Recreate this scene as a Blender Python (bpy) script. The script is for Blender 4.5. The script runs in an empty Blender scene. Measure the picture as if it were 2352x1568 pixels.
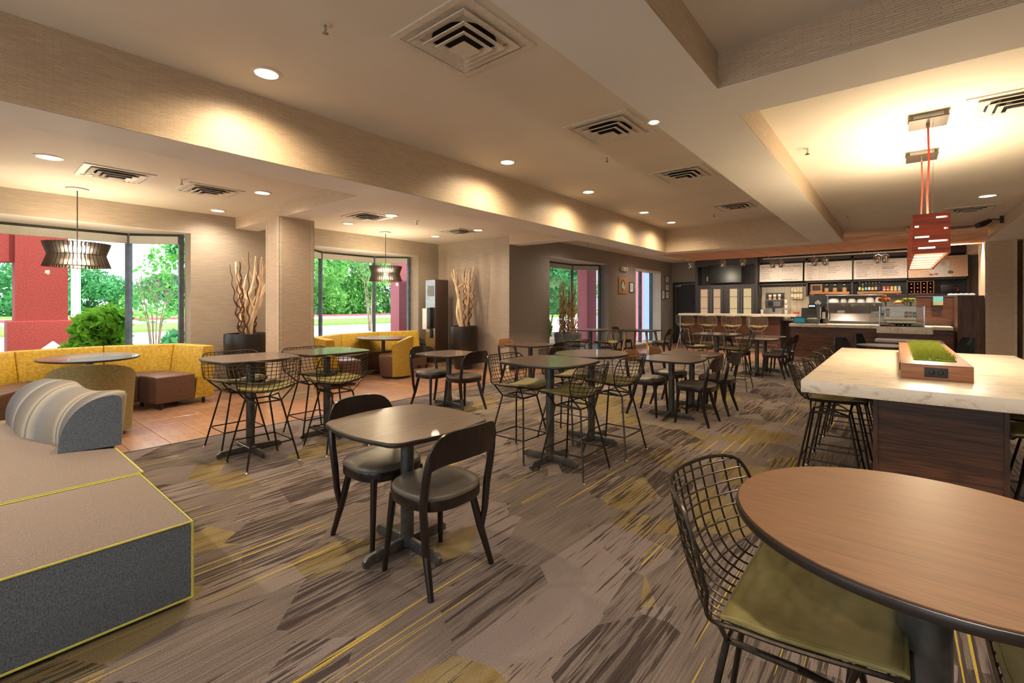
import bpy, bmesh, math, random
import numpy as np
from mathutils import Vector, Matrix
random.seed(7)
scene = bpy.context.scene
COL = scene.collection
PI = math.pi

# ------------------------------------------------------------------ camera, world, sun, exposure
cam_d = bpy.data.cameras.new('camera')
cam_d.sensor_width = 36.0
cam_d.lens = 1064.0 / 2352.0 * 36.0
cam_d.shift_y = -84.0 / 2352.0
cam_d.clip_start = 0.05
cam_d.clip_end = 400
cam = bpy.data.objects.new('camera', cam_d)
COL.objects.link(cam)
cam.location = (0, 0, 1.42)
cam.rotation_euler = (math.radians(90), 0, math.radians(39.6))
scene.camera = cam

SKY_STRENGTH = 2.3
SUN_STRENGTH = 4.0
EXPOSURE = 0.72
LAMP = 1.9            # overall factor on the room's lamps

world = bpy.data.worlds.new('sky')
scene.world = world
world.use_nodes = True
wn = world.node_tree.nodes
wl = world.node_tree.links
wn.clear()
w_tc = wn.new('ShaderNodeTexCoord')
w_sep = wn.new('ShaderNodeSeparateXYZ')
w_ramp = wn.new('ShaderNodeValToRGB')
w_bg = wn.new('ShaderNodeBackground')
w_out = wn.new('ShaderNodeOutputWorld')
wl.new(w_tc.outputs['Generated'], w_sep.inputs[0])
wl.new(w_sep.outputs['Z'], w_ramp.inputs[0])
wl.new(w_ramp.outputs[0], w_bg.inputs[0])
wl.new(w_bg.outputs[0], w_out.inputs[0])
w_ramp.color_ramp.elements[0].position = 0.0
w_ramp.color_ramp.elements[0].color = (0.56, 0.64, 0.70, 1)
w_ramp.color_ramp.elements[1].position = 0.9
w_ramp.color_ramp.elements[1].color = (0.95, 1.02, 1.12, 1)
w_bg.inputs[1].default_value = SKY_STRENGTH

sun_d = bpy.data.lights.new('sun', 'SUN')
sun_d.energy = SUN_STRENGTH
sun_d.angle = math.radians(2.0)
sun_d.color = (1.0, 0.95, 0.86)
sun = bpy.data.objects.new('sun', sun_d)
COL.objects.link(sun)
sun.location = (10, 6, 20)
sun.rotation_euler = (math.radians(-20.5), math.radians(32), 0)

scene.view_settings.view_transform = 'Standard'
scene.view_settings.look = 'None'
scene.view_settings.gamma = 1.0
scene.view_settings.exposure = EXPOSURE
scene.view_settings.use_curve_mapping = False
scene.cycles.use_denoising = True
scene.cycles.max_bounces = 8
scene.cycles.diffuse_bounces = 4
scene.cycles.transparent_max_bounces = 12
scene.cycles.sample_clamp_indirect = 6.0

# ------------------------------------------------------------------ materials
def s2l(c):
    c = c / 255.0
    return c / 12.92 if c <= 0.04045 else ((c + 0.055) / 1.055) ** 2.4
def C(r, g, b): return (s2l(r), s2l(g), s2l(b), 1.0)

MATS = {}
def node_mat(name):
    m = bpy.data.materials.new(name)
    m.use_nodes = True
    nt = m.node_tree
    nt.nodes.clear()
    out = nt.nodes.new('ShaderNodeOutputMaterial')
    b = nt.nodes.new('ShaderNodeBsdfPrincipled')
    nt.links.new(b.outputs[0], out.inputs[0])
    MATS[name] = m
    return m, nt, b, out

def coords(nt, scale=(1, 1, 1), rot=(0, 0, 0)):
    tc = nt.nodes.new('ShaderNodeTexCoord')
    mp = nt.nodes.new('ShaderNodeMapping')
    mp.inputs['Scale'].default_value = scale
    mp.inputs['Rotation'].default_value = rot
    nt.links.new(tc.outputs['Object'], mp.inputs[0])
    return mp.outputs[0]

def noise(nt, vec, scale=1.0, detail=3.0, rough=0.55, dist=0.0):
    n = nt.nodes.new('ShaderNodeTexNoise')
    n.inputs['Scale'].default_value = scale
    n.inputs['Detail'].default_value = detail
    n.inputs['Roughness'].default_value = rough
    n.inputs['Distortion'].default_value = dist
    nt.links.new(vec, n.inputs['Vector'])
    return n.outputs['Fac']

def ramp(nt, fac, stops):
    r = nt.nodes.new('ShaderNodeValToRGB')
    el = r.color_ramp.elements
    while len(el) < len(stops): el.new(0.5)
    for e, (p, c) in zip(el, stops):
        e.position = p
        e.color = c
    nt.links.new(fac, r.inputs[0])
    return r.outputs[0]

def mixc(nt, fac, a, b, mode='MIX'):
    m = nt.nodes.new('ShaderNodeMix')
    m.data_type = 'RGBA'
    m.blend_type = mode
    for sock, v in ((m.inputs[0], fac), (m.inputs[6], a), (m.inputs[7], b)):
        if hasattr(v, 'links'): nt.links.new(v, sock)
        else: sock.default_value = v
    return m.outputs[2]

def math_n(nt, op, a, b=0.0, c=None):
    m = nt.nodes.new('ShaderNodeMath')
    m.operation = op
    for i, v in enumerate((a, b, c)):
        if v is None: continue
        if hasattr(v, 'links'): nt.links.new(v, m.inputs[i])
        else: m.inputs[i].default_value = v
    return m.outputs[0]

def bump(nt, b, h, strength=0.3, dist=0.01):
    bn = nt.nodes.new('ShaderNodeBump')
    bn.inputs['Strength'].default_value = strength
    bn.inputs['Distance'].default_value = dist
    nt.links.new(h, bn.inputs['Height'])
    nt.links.new(bn.outputs[0], b.inputs['Normal'])

def pm(name, c1, c2=None, scale=(6, 6, 6), lo=0.35, hi=0.65, detail=3, rough=0.5, metal=0.0, bmp=0.0, bdist=0.004, spec=0.5, coat=0.0, dist=0.0, emit=None, emit_s=0.0, trans=0.0):
    m, nt, b, out = node_mat(name)
    b.inputs['Roughness'].default_value = rough
    b.inputs['Metallic'].default_value = metal
    b.inputs['Specular IOR Level'].default_value = spec
    b.inputs['Coat Weight'].default_value = coat
    b.inputs['Coat Roughness'].default_value = 0.15
    if c2 is None: c2 = tuple(min(1, v * 0.86) for v in c1[:3]) + (1,)
    vec = coords(nt, scale)
    n = noise(nt, vec, 1.0, detail, 0.55, dist)
    col = ramp(nt, n, [(lo, c1), (hi, c2)])
    nt.links.new(col, b.inputs['Base Color'])
    if bmp: bump(nt, b, n, bmp, bdist)
    if emit is not None:
        b.inputs['Emission Color'].default_value = emit
        b.inputs['Emission Strength'].default_value = emit_s
    if trans: b.inputs['Transmission Weight'].default_value = trans
    return m

def wallpaper(name, c1, c2, sx=9, sz=120, rough=0.5, bmp=0.35, spec=0.5):
    m, nt, b, out = node_mat(name)
    b.inputs['Roughness'].default_value = rough
    b.inputs['Specular IOR Level'].default_value = spec
    v = coords(nt, (sx, sx, sz))
    n1 = noise(nt, v, 1.0, 2.0, 0.6, 0.2)
    v2 = coords(nt, (60, 60, 300))
    n2 = noise(nt, v2, 1.0, 2.0)
    f = math_n(nt, 'ADD', math_n(nt, 'MULTIPLY', n1, 0.7), math_n(nt, 'MULTIPLY', n2, 0.3))
    col = ramp(nt, f, [(0.36, c1), (0.62, c2)])
    big = noise(nt, coords(nt, (0.8, 0.8, 2.5)), 1.0, 2.0)
    col = mixc(nt, math_n(nt, 'MULTIPLY', big, 0.22), col, c1)
    nt.links.new(col, b.inputs['Base Color'])
    bump(nt, b, f, bmp, 0.004)
    return m

def wood(name, c1, c2, axis='x', rough=0.35, dense=1.0, coat=0.0, bmp=0.05, spec=0.5):
    m, nt, b, out = node_mat(name)
    b.inputs['Roughness'].default_value = rough
    b.inputs['Coat Weight'].default_value = coat
    b.inputs['Specular IOR Level'].default_value = spec
    lo, hi = 1.6 * dense, 26 * dense
    sc = {'x': (lo, hi, hi), 'y': (hi, lo, hi), 'z': (hi, hi, lo)}[axis]
    n1 = noise(nt, coords(nt, sc), 1.0, 4.0, 0.6, 0.8)
    sc2 = tuple(v * 0.28 for v in sc)
    n2 = noise(nt, coords(nt, sc2), 1.0, 3.0, 0.5, 1.6)
    wv = math_n(nt, 'SINE', math_n(nt, 'MULTIPLY', n2, 46.0))
    f = math_n(nt, 'ADD', math_n(nt, 'MULTIPLY', n1, 0.75), math_n(nt, 'MULTIPLY', wv, 0.10))
    col = ramp(nt, f, [(0.22, c2), (0.52, c1), (0.75, tuple(min(1, x * 1.12) for x in c1[:3]) + (1,))])
    nt.links.new(col, b.inputs['Base Color'])
    if bmp: bump(nt, b, f, bmp, 0.002)
    return m

def emis(name, col, strength):
    m = bpy.data.materials.new(name)
    m.use_nodes = True
    nt = m.node_tree
    nt.nodes.clear()
    out = nt.nodes.new('ShaderNodeOutputMaterial')
    e = nt.nodes.new('ShaderNodeEmission')
    e.inputs[0].default_value = col
    e.inputs[1].default_value = strength
    nt.links.new(e.outputs[0], out.inputs[0])
    MATS[name] = m
    return m

def glass(name, tint=(1, 1, 1, 1), refl=1.0):
    m = bpy.data.materials.new(name)
    m.use_nodes = True
    nt = m.node_tree
    nt.nodes.clear()
    out = nt.nodes.new('ShaderNodeOutputMaterial')
    t = nt.nodes.new('ShaderNodeBsdfTransparent')
    t.inputs[0].default_value = tint
    g = nt.nodes.new('ShaderNodeBsdfGlossy')
    g.inputs['Roughness'].default_value = 0.02
    mx = nt.nodes.new('ShaderNodeMixShader')
    fr = nt.nodes.new('ShaderNodeFresnel')
    fr.inputs[0].default_value = 1.45
    f = math_n(nt, 'MULTIPLY', fr.outputs[0], refl)
    nt.links.new(f, mx.inputs[0])
    nt.links.new(t.outputs[0], mx.inputs[1])
    nt.links.new(g.outputs[0], mx.inputs[2])
    nt.links.new(mx.outputs[0], out.inputs[0])
    MATS[name] = m
    return m

def leafmat(name, c1, c2, scale=3.0):
    m = bpy.data.materials.new(name)
    m.use_nodes = True
    nt = m.node_tree
    nt.nodes.clear()
    out = nt.nodes.new('ShaderNodeOutputMaterial')
    d = nt.nodes.new('ShaderNodeBsdfDiffuse')
    t = nt.nodes.new('ShaderNodeBsdfTranslucent')
    mx = nt.nodes.new('ShaderNodeMixShader')
    mx.inputs[0].default_value = 0.35
    n = noise(nt, coords(nt, (scale,) * 3), 1.0, 4.0, 0.7)
    col = ramp(nt, n, [(0.3, c1), (0.7, c2)])
    nt.links.new(col, d.inputs[0])
    nt.links.new(col, t.inputs[0])
    nt.links.new(d.outputs[0], mx.inputs[1])
    nt.links.new(t.outputs[0], mx.inputs[2])
    nt.links.new(mx.outputs[0], out.inputs[0])
    MATS[name] = m
    return m

def carpet_mat():
    m, nt, b, out = node_mat('carpet')
    b.inputs['Roughness'].default_value = 0.95
    b.inputs['Specular IOR Level'].default_value = 0.1
    tc = nt.nodes.new('ShaderNodeTexCoord')
    # two layers of irregular polygons, slightly jittered along the yarn
    def vor(scale, off):
        mp = nt.nodes.new('ShaderNodeMapping')
        mp.inputs['Location'].default_value = off
        mp.inputs['Scale'].default_value = scale
        nt.links.new(tc.outputs['Object'], mp.inputs[0])
        v = nt.nodes.new('ShaderNodeTexVoronoi')
        v.inputs['Scale'].default_value = 1.0
        v.inputs['Randomness'].default_value = 0.85
        nt.links.new(mp.outputs[0], v.inputs['Vector'])
        sp = nt.nodes.new('ShaderNodeSeparateColor')
        nt.links.new(v.outputs['Color'], sp.inputs[0])
        return sp.outputs
    va = vor((3.0, 2.1, 0), (3.1, 7.7, 0))
    vb = vor((1.3, 1.0, 0), (0.4, 2.9, 0))
    streak = noise(nt, coords(nt, (46, 1.5, 0)), 1.0, 3.0, 0.65)
    fine = noise(nt, coords(nt, (110, 2.2, 0)), 1.0, 2.0, 0.6)
    yarn = noise(nt, coords(nt, (260, 170, 0)), 1.0, 1.0)
    taupe1, taupe2 = C(140, 126, 118), C(108, 96, 89)
    col = ramp(nt, fine, [(0.35, taupe2), (0.65, taupe1)])
    # ochre fields
    och = noise(nt, coords(nt, (14, 0.9, 0)), 1.0, 2.0)
    ochc = ramp(nt, och, [(0.3, C(138, 116, 60)), (0.7, C(158, 142, 106))])
    m_och = math_n(nt, 'MULTIPLY', math_n(nt, 'GREATER_THAN', va[1], 0.66), math_n(nt, 'GREATER_THAN', vb[2], 0.3))
    col = mixc(nt, math_n(nt, 'MULTIPLY', m_och, 0.92), col, ochc)
    # mauve-grey fields
    m_mv = math_n(nt, 'GREATER_THAN', va[2], 0.74)
    col = mixc(nt, math_n(nt, 'MULTIPLY', m_mv, 0.8), col, C(150, 136, 131))
    # dark brown yarn streaks, dense inside some polygons, sparse in others
    dens = math_n(nt, 'ADD', math_n(nt, 'MULTIPLY', math_n(nt, 'POWER', va[0], 1.3), 0.22), math_n(nt, 'MULTIPLY', vb[0], 0.06))
    thr = math_n(nt, 'SUBTRACT', 0.683, dens)
    dk = math_n(nt, 'MULTIPLY_ADD', math_n(nt, 'SUBTRACT', streak, thr), 18.0, 0.0)
    dkn = nt.nodes.new('ShaderNodeClamp')
    nt.links.new(dk, dkn.inputs[0])
    dark = ramp(nt, fine, [(0.3, C(43, 32, 28)), (0.7, C(80, 65, 58))])
    col = mixc(nt, math_n(nt, 'MULTIPLY', dkn.outputs[0], 0.92), col, dark)
    # thin yellow lines
    yl = noise(nt, coords(nt, (52, 0.5, 0)), 1.0, 1.0, 0.4)
    ym = math_n(nt, 'GREATER_THAN', yl, 0.69)
    vsp = math_n(nt, 'GREATER_THAN', vb[1], 0.30)
    ym = math_n(nt, 'MULTIPLY', ym, vsp)
    col = mixc(nt, math_n(nt, 'MULTIPLY', ym, 0.95), col, C(208, 182, 70))
    col = mixc(nt, 0.6, col, ramp(nt, yarn, [(0.3, C(128, 128, 128)), (0.7, C(235, 235, 235))]), 'MULTIPLY')
    bc = nt.nodes.new('ShaderNodeBrightContrast')
    bc.inputs['Bright'].default_value = 0.015
    nt.links.new(col, bc.inputs[0])
    nt.links.new(bc.outputs[0], b.inputs['Base Color'])
    bump(nt, b, yarn, 0.5, 0.004)

def beam_paper():
    m, nt, b, out = node_mat('paper_beam')
    b.inputs['Roughness'].default_value = 0.42
    tc = nt.nodes.new('ShaderNodeTexCoord'); sp = nt.nodes.new('ShaderNodeSeparateXYZ')
    nt.links.new(tc.outputs['Object'], sp.inputs[0])
    wob = noise(nt, coords(nt, (7, 7, 40)), 1.0, 2.0)
    u = math_n(nt, 'ADD', math_n(nt, 'ADD', sp.outputs[0], sp.outputs[1]), math_n(nt, 'MULTIPLY', wob, 0.05))
    v = math_n(nt, 'ADD', sp.outputs[2], math_n(nt, 'MULTIPLY', wob, 0.012))
    cb_ = nt.nodes.new('ShaderNodeCombineXYZ')
    nt.links.new(u, cb_.inputs[0]); nt.links.new(v, cb_.inputs[1])
    bt = nt.nodes.new('ShaderNodeTexBrick')
    for k, val in (('Scale', 1.0), ('Brick Width', 0.085), ('Row Height', 0.0125), ('Mortar Size', 0.0022), ('Mortar Smooth', 0.6)): bt.inputs[k].default_value = val
    bt.inputs['Color1'].default_value = C(214, 194, 168); bt.inputs['Color2'].default_value = C(196, 174, 147); bt.inputs['Mortar'].default_value = C(166, 144, 119)
    nt.links.new(cb_.outputs[0], bt.inputs['Vector'])
    n2 = noise(nt, coords(nt, (50, 50, 260)), 1.0, 2.0)
    col = mixc(nt, math_n(nt, 'MULTIPLY', n2, 0.5), bt.outputs[0], C(186, 163, 136))
    nt.links.new(col, b.inputs['Base Color'])
    bump(nt, b, math_n(nt, 'ADD', math_n(nt, 'MULTIPLY', bt.outputs['Fac'], -0.6), math_n(nt, 'MULTIPLY', n2, 0.4)), 0.35, 0.003)

def build_mats():
    carpet_mat()
    wallpaper('paper_taupe', C(172, 159, 143), C(150, 136, 120), 5, 150, 0.55, 0.2)
    wallpaper('paper_taupe_shaded', C(152, 143, 132), C(134, 125, 115), 5, 150, 0.6, 0.2)  # same taupe paper, weaker light on the far walls put into the colour
    beam_paper()
    pm('ceiling_paint', C(226, 218, 205), C(221, 212, 198), (1.2, 1.2, 1.2), rough=0.8)
    pm('soffit_paint', C(238, 234, 227), C(232, 228, 220), (1.2, 1.2, 1.2), rough=0.75)
    pm('white_paint', C(226, 222, 212), C(216, 212, 202), (2, 2, 2), rough=0.6)
    pm('cream_base', C(206, 192, 166), C(190, 174, 148), (3, 3, 30), rough=0.45)
    pm('tile_a', C(176, 128, 96), C(148, 104, 78), (1.6, 14, 3), rough=0.36, spec=1.0, coat=0.6, bmp=0.05, bdist=0.001)
    pm('tile_b', C(168, 121, 91), C(140, 99, 75), (1.6, 14, 3), rough=0.36, spec=1.0, coat=0.6, bmp=0.05, bdist=0.001)
    pm('tile_c', C(182, 136, 104), C(152, 110, 82), (1.6, 14, 3), rough=0.36, spec=1.0, coat=0.6, bmp=0.05, bdist=0.001)
    pm('grout', C(86, 70, 58), None, (20, 20, 20), rough=0.9)
    wood('top_wood', C(104, 82, 68), C(80, 62, 51), 'y', 0.32, 1.8, 0.4)
    wood('top_wood_warm', C(120, 85, 57), C(104, 73, 49), 'x', 0.42, 2.0, 0.0)
    wood('walnut', C(108, 70, 47), C(66, 42, 29), 'x', 0.38)
    wood('walnut_v', C(100, 66, 46), C(60, 39, 28), 'z', 0.4)
    wood('oak_box', C(172, 116, 78), C(126, 80, 52), 'x', 0.35)
    wood('shelf_wood', C(186, 128, 78), C(132, 84, 48), 'x', 0.45)
    wood('slat_wood', C(242, 190, 150), C(220, 160, 118), 'x', 0.5)
    wood('leg_wood', C(186, 148, 104), C(150, 112, 74), 'z', 0.45)
    wood('back_tan', C(150, 112, 80), C(118, 84, 58), 'y', 0.4)
    wood('chair_wood', C(38, 26, 22), C(22, 15, 13), 'z', 0.3, 1.0, 0.1)
    wood('redwood', C(180, 66, 14), C(126, 40, 9), 'x', 0.5)
    pm('dark_edge', C(40, 32, 28), None, (30, 30, 30), rough=0.35)
    pm('black_metal', C(100, 98, 95), C(80, 78, 76), (20, 20, 20), rough=0.38, metal=0.6)
    pm('wire_metal', C(196, 186, 170), C(160, 150, 134), (60, 60, 60), rough=0.3, metal=0.9)
    pm('wire_dark', C(74, 66, 56), C(58, 50, 42), (60, 60, 60), rough=0.35, metal=0.8)
    pm('chrome', C(200, 198, 194), C(170, 168, 164), (30, 30, 30), rough=0.18, metal=1.0)
    pm('steel', C(176, 172, 166), C(150, 146, 140), (4, 4, 80), rough=0.28, metal=0.95)
    pm('vinyl', C(98, 90, 80), C(82, 74, 66), (5, 5, 5), rough=0.38, bmp=0.06)
    pm('olive_pad', C(164, 154, 102), C(126, 114, 64), (7, 3, 5), rough=0.7, bmp=0.25, detail=5)
    pm('booth_yellow', C(204, 168, 52), C(176, 140, 34), (26, 26, 26), rough=0.62, bmp=0.15)
    pm('club_olive', C(150, 134, 84), C(132, 116, 68), (40, 40, 40), rough=0.75, bmp=0.1)
    pm('club_yellow', C(196, 166, 66), C(172, 142, 48), (40, 40, 40), rough=0.65, bmp=0.1)
    pm('leather_brown', C(112, 82, 66), C(92, 66, 54), (30, 30, 90), rough=0.4, bmp=0.08)
    pm('sofa_grey', C(112, 120, 129), C(76, 84, 93), (240, 240, 120), rough=0.9, bmp=0.35, bdist=0.002)
    pm('sofa_taupe', C(142, 128, 117), C(112, 99, 90), (240, 240, 240), rough=0.9, bmp=0.3, bdist=0.002)
    pm('piping', C(206, 200, 92), None, (60, 60, 60), rough=0.6)
    pm('pot_black', C(44, 36, 32), C(32, 26, 24), (6, 6, 6), rough=0.35)
    pm('pot_slate', C(86, 90, 96), C(72, 76, 82), (6, 6, 6), rough=0.5)
    pm('branch_pale', C(232, 208, 174), C(196, 164, 126), (14, 14, 5), rough=0.7, bmp=0.4, bdist=0.006)
    pm('branch_dark', C(116, 78, 50), C(78, 50, 32), (20, 20, 8), rough=0.75, bmp=0.3)
    pm('twig', C(186, 150, 104), C(128, 94, 60), (20, 20, 8), rough=0.7)
    pm('red_stucco', C(156, 62, 52), C(138, 50, 43), (40, 40, 40), rough=0.9, bmp=0.6, bdist=0.01)
    pm('pink_stucco', C(190, 112, 120), C(172, 96, 105), (40, 40, 40), rough=0.9, bmp=0.6, bdist=0.01)
    pm('pale_stucco', C(128, 148, 172), C(112, 132, 158), (40, 40, 40), rough=0.9, bmp=0.5, bdist=0.01)
    pm('window_frame', C(112, 124, 134), C(92, 102, 112), (10, 10, 10), rough=0.35, metal=0.6)
    pm('frame_dark', C(48, 52, 54), None, (10, 10, 10), rough=0.4, metal=0.4)
    pm('shade_fabric', C(206, 206, 198), C(192, 192, 184), (80, 80, 80), rough=0.8)
    pm('grass', C(120, 168, 62), C(84, 136, 44), (3, 3, 3), rough=0.95)
    pm('asphalt', C(206, 204, 206), C(188, 186, 188), (1, 1, 1), rough=0.95)
    pm('concrete', C(214, 208, 204), C(196, 190, 186), (2, 2, 2), rough=0.95)
    pm('kerb_red', C(206, 92, 96), C(186, 78, 82), (2, 2, 2), rough=0.9)
    pm('mulch', C(128, 104, 84), C(96, 76, 60), (12, 12, 12), rough=0.95, bmp=0.5)
    leafmat('leaf_bright', C(160, 214, 74), C(58, 132, 40), 5.0)
    leafmat('leaf_mid', C(128, 196, 88), C(60, 136, 60), 2.0)
    leafmat('leaf_far', C(150, 204, 112), C(62, 140, 74), 0.5)
    leafmat('leaf_teal', C(112, 178, 118), C(66, 138, 84), 0.8)
    leafmat('blade', C(160, 166, 80), C(110, 120, 44), 30.0)
    pm('bark', C(156, 138, 112), C(112, 96, 76), (10, 10, 4), rough=0.9, bmp=0.4)
    glass('window_glass', (0.97, 0.99, 0.99, 1), 0.18)
    glass('case_glass', (0.95, 0.97, 0.96, 1), 0.35)
    glass('clear_glass', (0.97, 0.98, 0.97, 1), 0.3)
    m, nt, b, out = node_mat('marble')
    b.inputs['Roughness'].default_value = 0.28
    v = noise(nt, coords(nt, (5, 9, 7)), 1.0, 6.0, 0.65, 1.4)
    big = noise(nt, coords(nt, (2, 2, 2)), 1.0, 3.0)
    colr = ramp(nt, v, [(0.34, C(182, 168, 150)), (0.47, C(228, 217, 199)), (0.8, C(234, 225, 209))])
    colr = mixc(nt, math_n(nt, 'MULTIPLY', big, 0.35), colr, C(216, 202, 180))
    nt.links.new(colr, b.inputs['Base Color'])
    m, nt, b, out = node_mat('bolster_stripe')
    b.inputs['Roughness'].default_value = 0.85
    tc = nt.nodes.new('ShaderNodeUVMap')
    sp = nt.nodes.new('ShaderNodeSeparateXYZ')
    nt.links.new(tc.outputs[0], sp.inputs[0])
    G, L, D, T = C(122, 121, 119), C(168, 159, 140), C(96, 95, 95), C(132, 122, 108)
    r = ramp(nt, sp.outputs[0], [(0, G), (0.07, T), (0.10, L), (0.115, D), (0.13, L), (0.15, T), (0.33, D), (0.36, L), (0.375, D), (0.39, L), (0.42, T),
                                 (0.55, G), (0.62, L), (0.635, D), (0.65, L), (0.69, T), (0.83, D), (0.86, L), (0.88, G), (0.95, D)])
    nt.links.new(r, b.inputs['Base Color'])
    bump(nt, b, noise(nt, coords(nt, (240, 240, 240)), 1.0, 2.0), 0.3, 0.002)
    # booth fabric: pale speckle on yellow with faint rings
    m = MATS['booth_yellow']; nt = m.node_tree
    b = next(n for n in nt.nodes if n.type == 'BSDF_PRINCIPLED')
    vv = nt.nodes.new('ShaderNodeTexVoronoi'); vv.inputs['Scale'].default_value = 1.0
    nt.links.new(coords(nt, (58, 58, 58)), vv.inputs['Vector'])
    sp1 = math_n(nt, 'LESS_THAN', vv.outputs['Distance'], 0.27)
    base = b.inputs['Base Color'].links[0].from_socket
    nt.links.new(mixc(nt, math_n(nt, 'MULTIPLY', sp1, 0.55), base, C(228, 206, 120)), b.inputs['Base Color'])
    # far floor: tiled look beyond the reach of single tiles
    m, nt, b, out = node_mat('tile_far')
    b.inputs['Roughness'].default_value = 0.3
    bt = nt.nodes.new('ShaderNodeTexBrick')
    bt.offset = 0.0
    bt.inputs['Scale'].default_value = 1.0
    bt.inputs['Brick Width'].default_value = 0.33
    bt.inputs['Row Height'].default_value = 0.33
    bt.inputs['Mortar Size'].default_value = 0.006
    bt.inputs['Color1'].default_value = C(176, 128, 96)
    bt.inputs['Color2'].default_value = C(166, 118, 88)
    bt.inputs['Mortar'].default_value = C(96, 74, 60)
    tcn = nt.nodes.new('ShaderNodeTexCoord')
    nt.links.new(tcn.outputs['Object'], bt.inputs['Vector'])
    nt.links.new(bt.outputs[0], b.inputs['Base Color'])
    # plain colours of small things
    for n, c, ro, me in (('black_plastic', (28, 28, 30), 0.35, 0), ('dark_panel', (44, 36, 34), 0.45, 0), ('charcoal', (58, 52, 52), 0.5, 0), ('screen_black', (16, 17, 19), 0.25, 0), ('canopy_steel', (84, 72, 62), 0.4, 0.4), ('pillar_wood', (70, 54, 46), 0.45, 0),
                     ('white_plastic', (232, 230, 224), 0.4, 0), ('cream', (232, 220, 190), 0.5, 0), ('menu_white', (228, 218, 208), 0.6, 0), ('ink', (52, 46, 46), 0.7, 0),
                     ('ink_soft', (128, 118, 112), 0.7, 0), ('paper_white', (228, 226, 220), 0.8, 0), ('grey_plastic', (120, 122, 120), 0.45, 0), ('pos_grey', (92, 98, 96), 0.45, 0),
                     ('kraft', (186, 128, 76), 0.7, 0), ('siren_green', (58, 92, 74), 0.6, 0), ('siren_pale', (214, 222, 206), 0.6, 0), ('red_cord', (206, 66, 52), 0.5, 0), ('lamp_bronze', (74, 58, 46), 0.4, 0.3),
                     ('orange_peel', (238, 138, 24), 0.45, 0), ('apple_green', (196, 206, 70), 0.35, 0), ('banana', (236, 200, 72), 0.45, 0), ('wine_dark', (30, 16, 18), 0.2, 0), ('tan_paper', (206, 170, 124), 0.7, 0),
                     ('can_red', (188, 84, 62), 0.4, 0.2), ('can_pink', (206, 120, 96), 0.4, 0.2), ('can_yellow', (222, 182, 70), 0.4, 0.2), ('can_cream', (222, 196, 140), 0.4, 0.2), ('can_blue', (150, 176, 196), 0.4, 0.2),
                     ('bottle_dark', (34, 30, 28), 0.15, 0), ('bottle_green', (70, 98, 44), 0.15, 0), ('label_lime', (198, 206, 96), 0.6, 0), ('label_gold', (214, 184, 112), 0.6, 0), ('cookie', (204, 158, 106), 0.8, 0), ('navy', (48, 64, 116), 0.5, 0),
                     ('tote_pink', (206, 120, 110), 0.5, 0), ('tote_orange', (224, 156, 76), 0.5, 0), ('tote_green', (92, 132, 70), 0.5, 0), ('grout_wall', (196, 178, 152), 0.7, 0), ('wall_tile', (222, 206, 180), 0.3, 0),
                     ('grey_tile', (166, 158, 150), 0.35, 0), ('photo_peach', (226, 190, 160), 0.6, 0), ('photo_rose', (182, 120, 130), 0.6, 0), ('photo_green', (96, 120, 100), 0.6, 0), ('photo_sky', (120, 196, 208), 0.4, 0), ('photo_sand', (196, 176, 116), 0.4, 0),
                     ('door_navy', (34, 36, 44), 0.45, 0), ('chalk', (48, 52, 44), 0.7, 0), ('exit_red', (206, 60, 50), 0.5, 0), ('recess_shade_black', (14, 12, 11), 0.9, 0), ('louvre', (226, 218, 204), 0.45, 0)):
        pm(n, C(*c), None, (25, 25, 25), rough=ro, metal=me)
    emis('lens_glow', (1.0, 0.86, 0.62, 1), 5.0)
    emis('lamp_glow', (1.0, 0.84, 0.52, 1), 1.5)
    emis('lamp_glow_soft', (1.0, 0.74, 0.4, 1), 2.0)
    emis('cab_glow_a', (1.0, 0.62, 0.36, 1), 0.36)
    emis('cab_glow_b', (1.0, 0.74, 0.38, 1), 0.42)
    emis('tablet_teal', (0.05, 0.30, 0.34, 1), 0.32)
    emis('display_white', (0.8, 0.88, 1.0, 1), 0.5)
build_mats()

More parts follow.
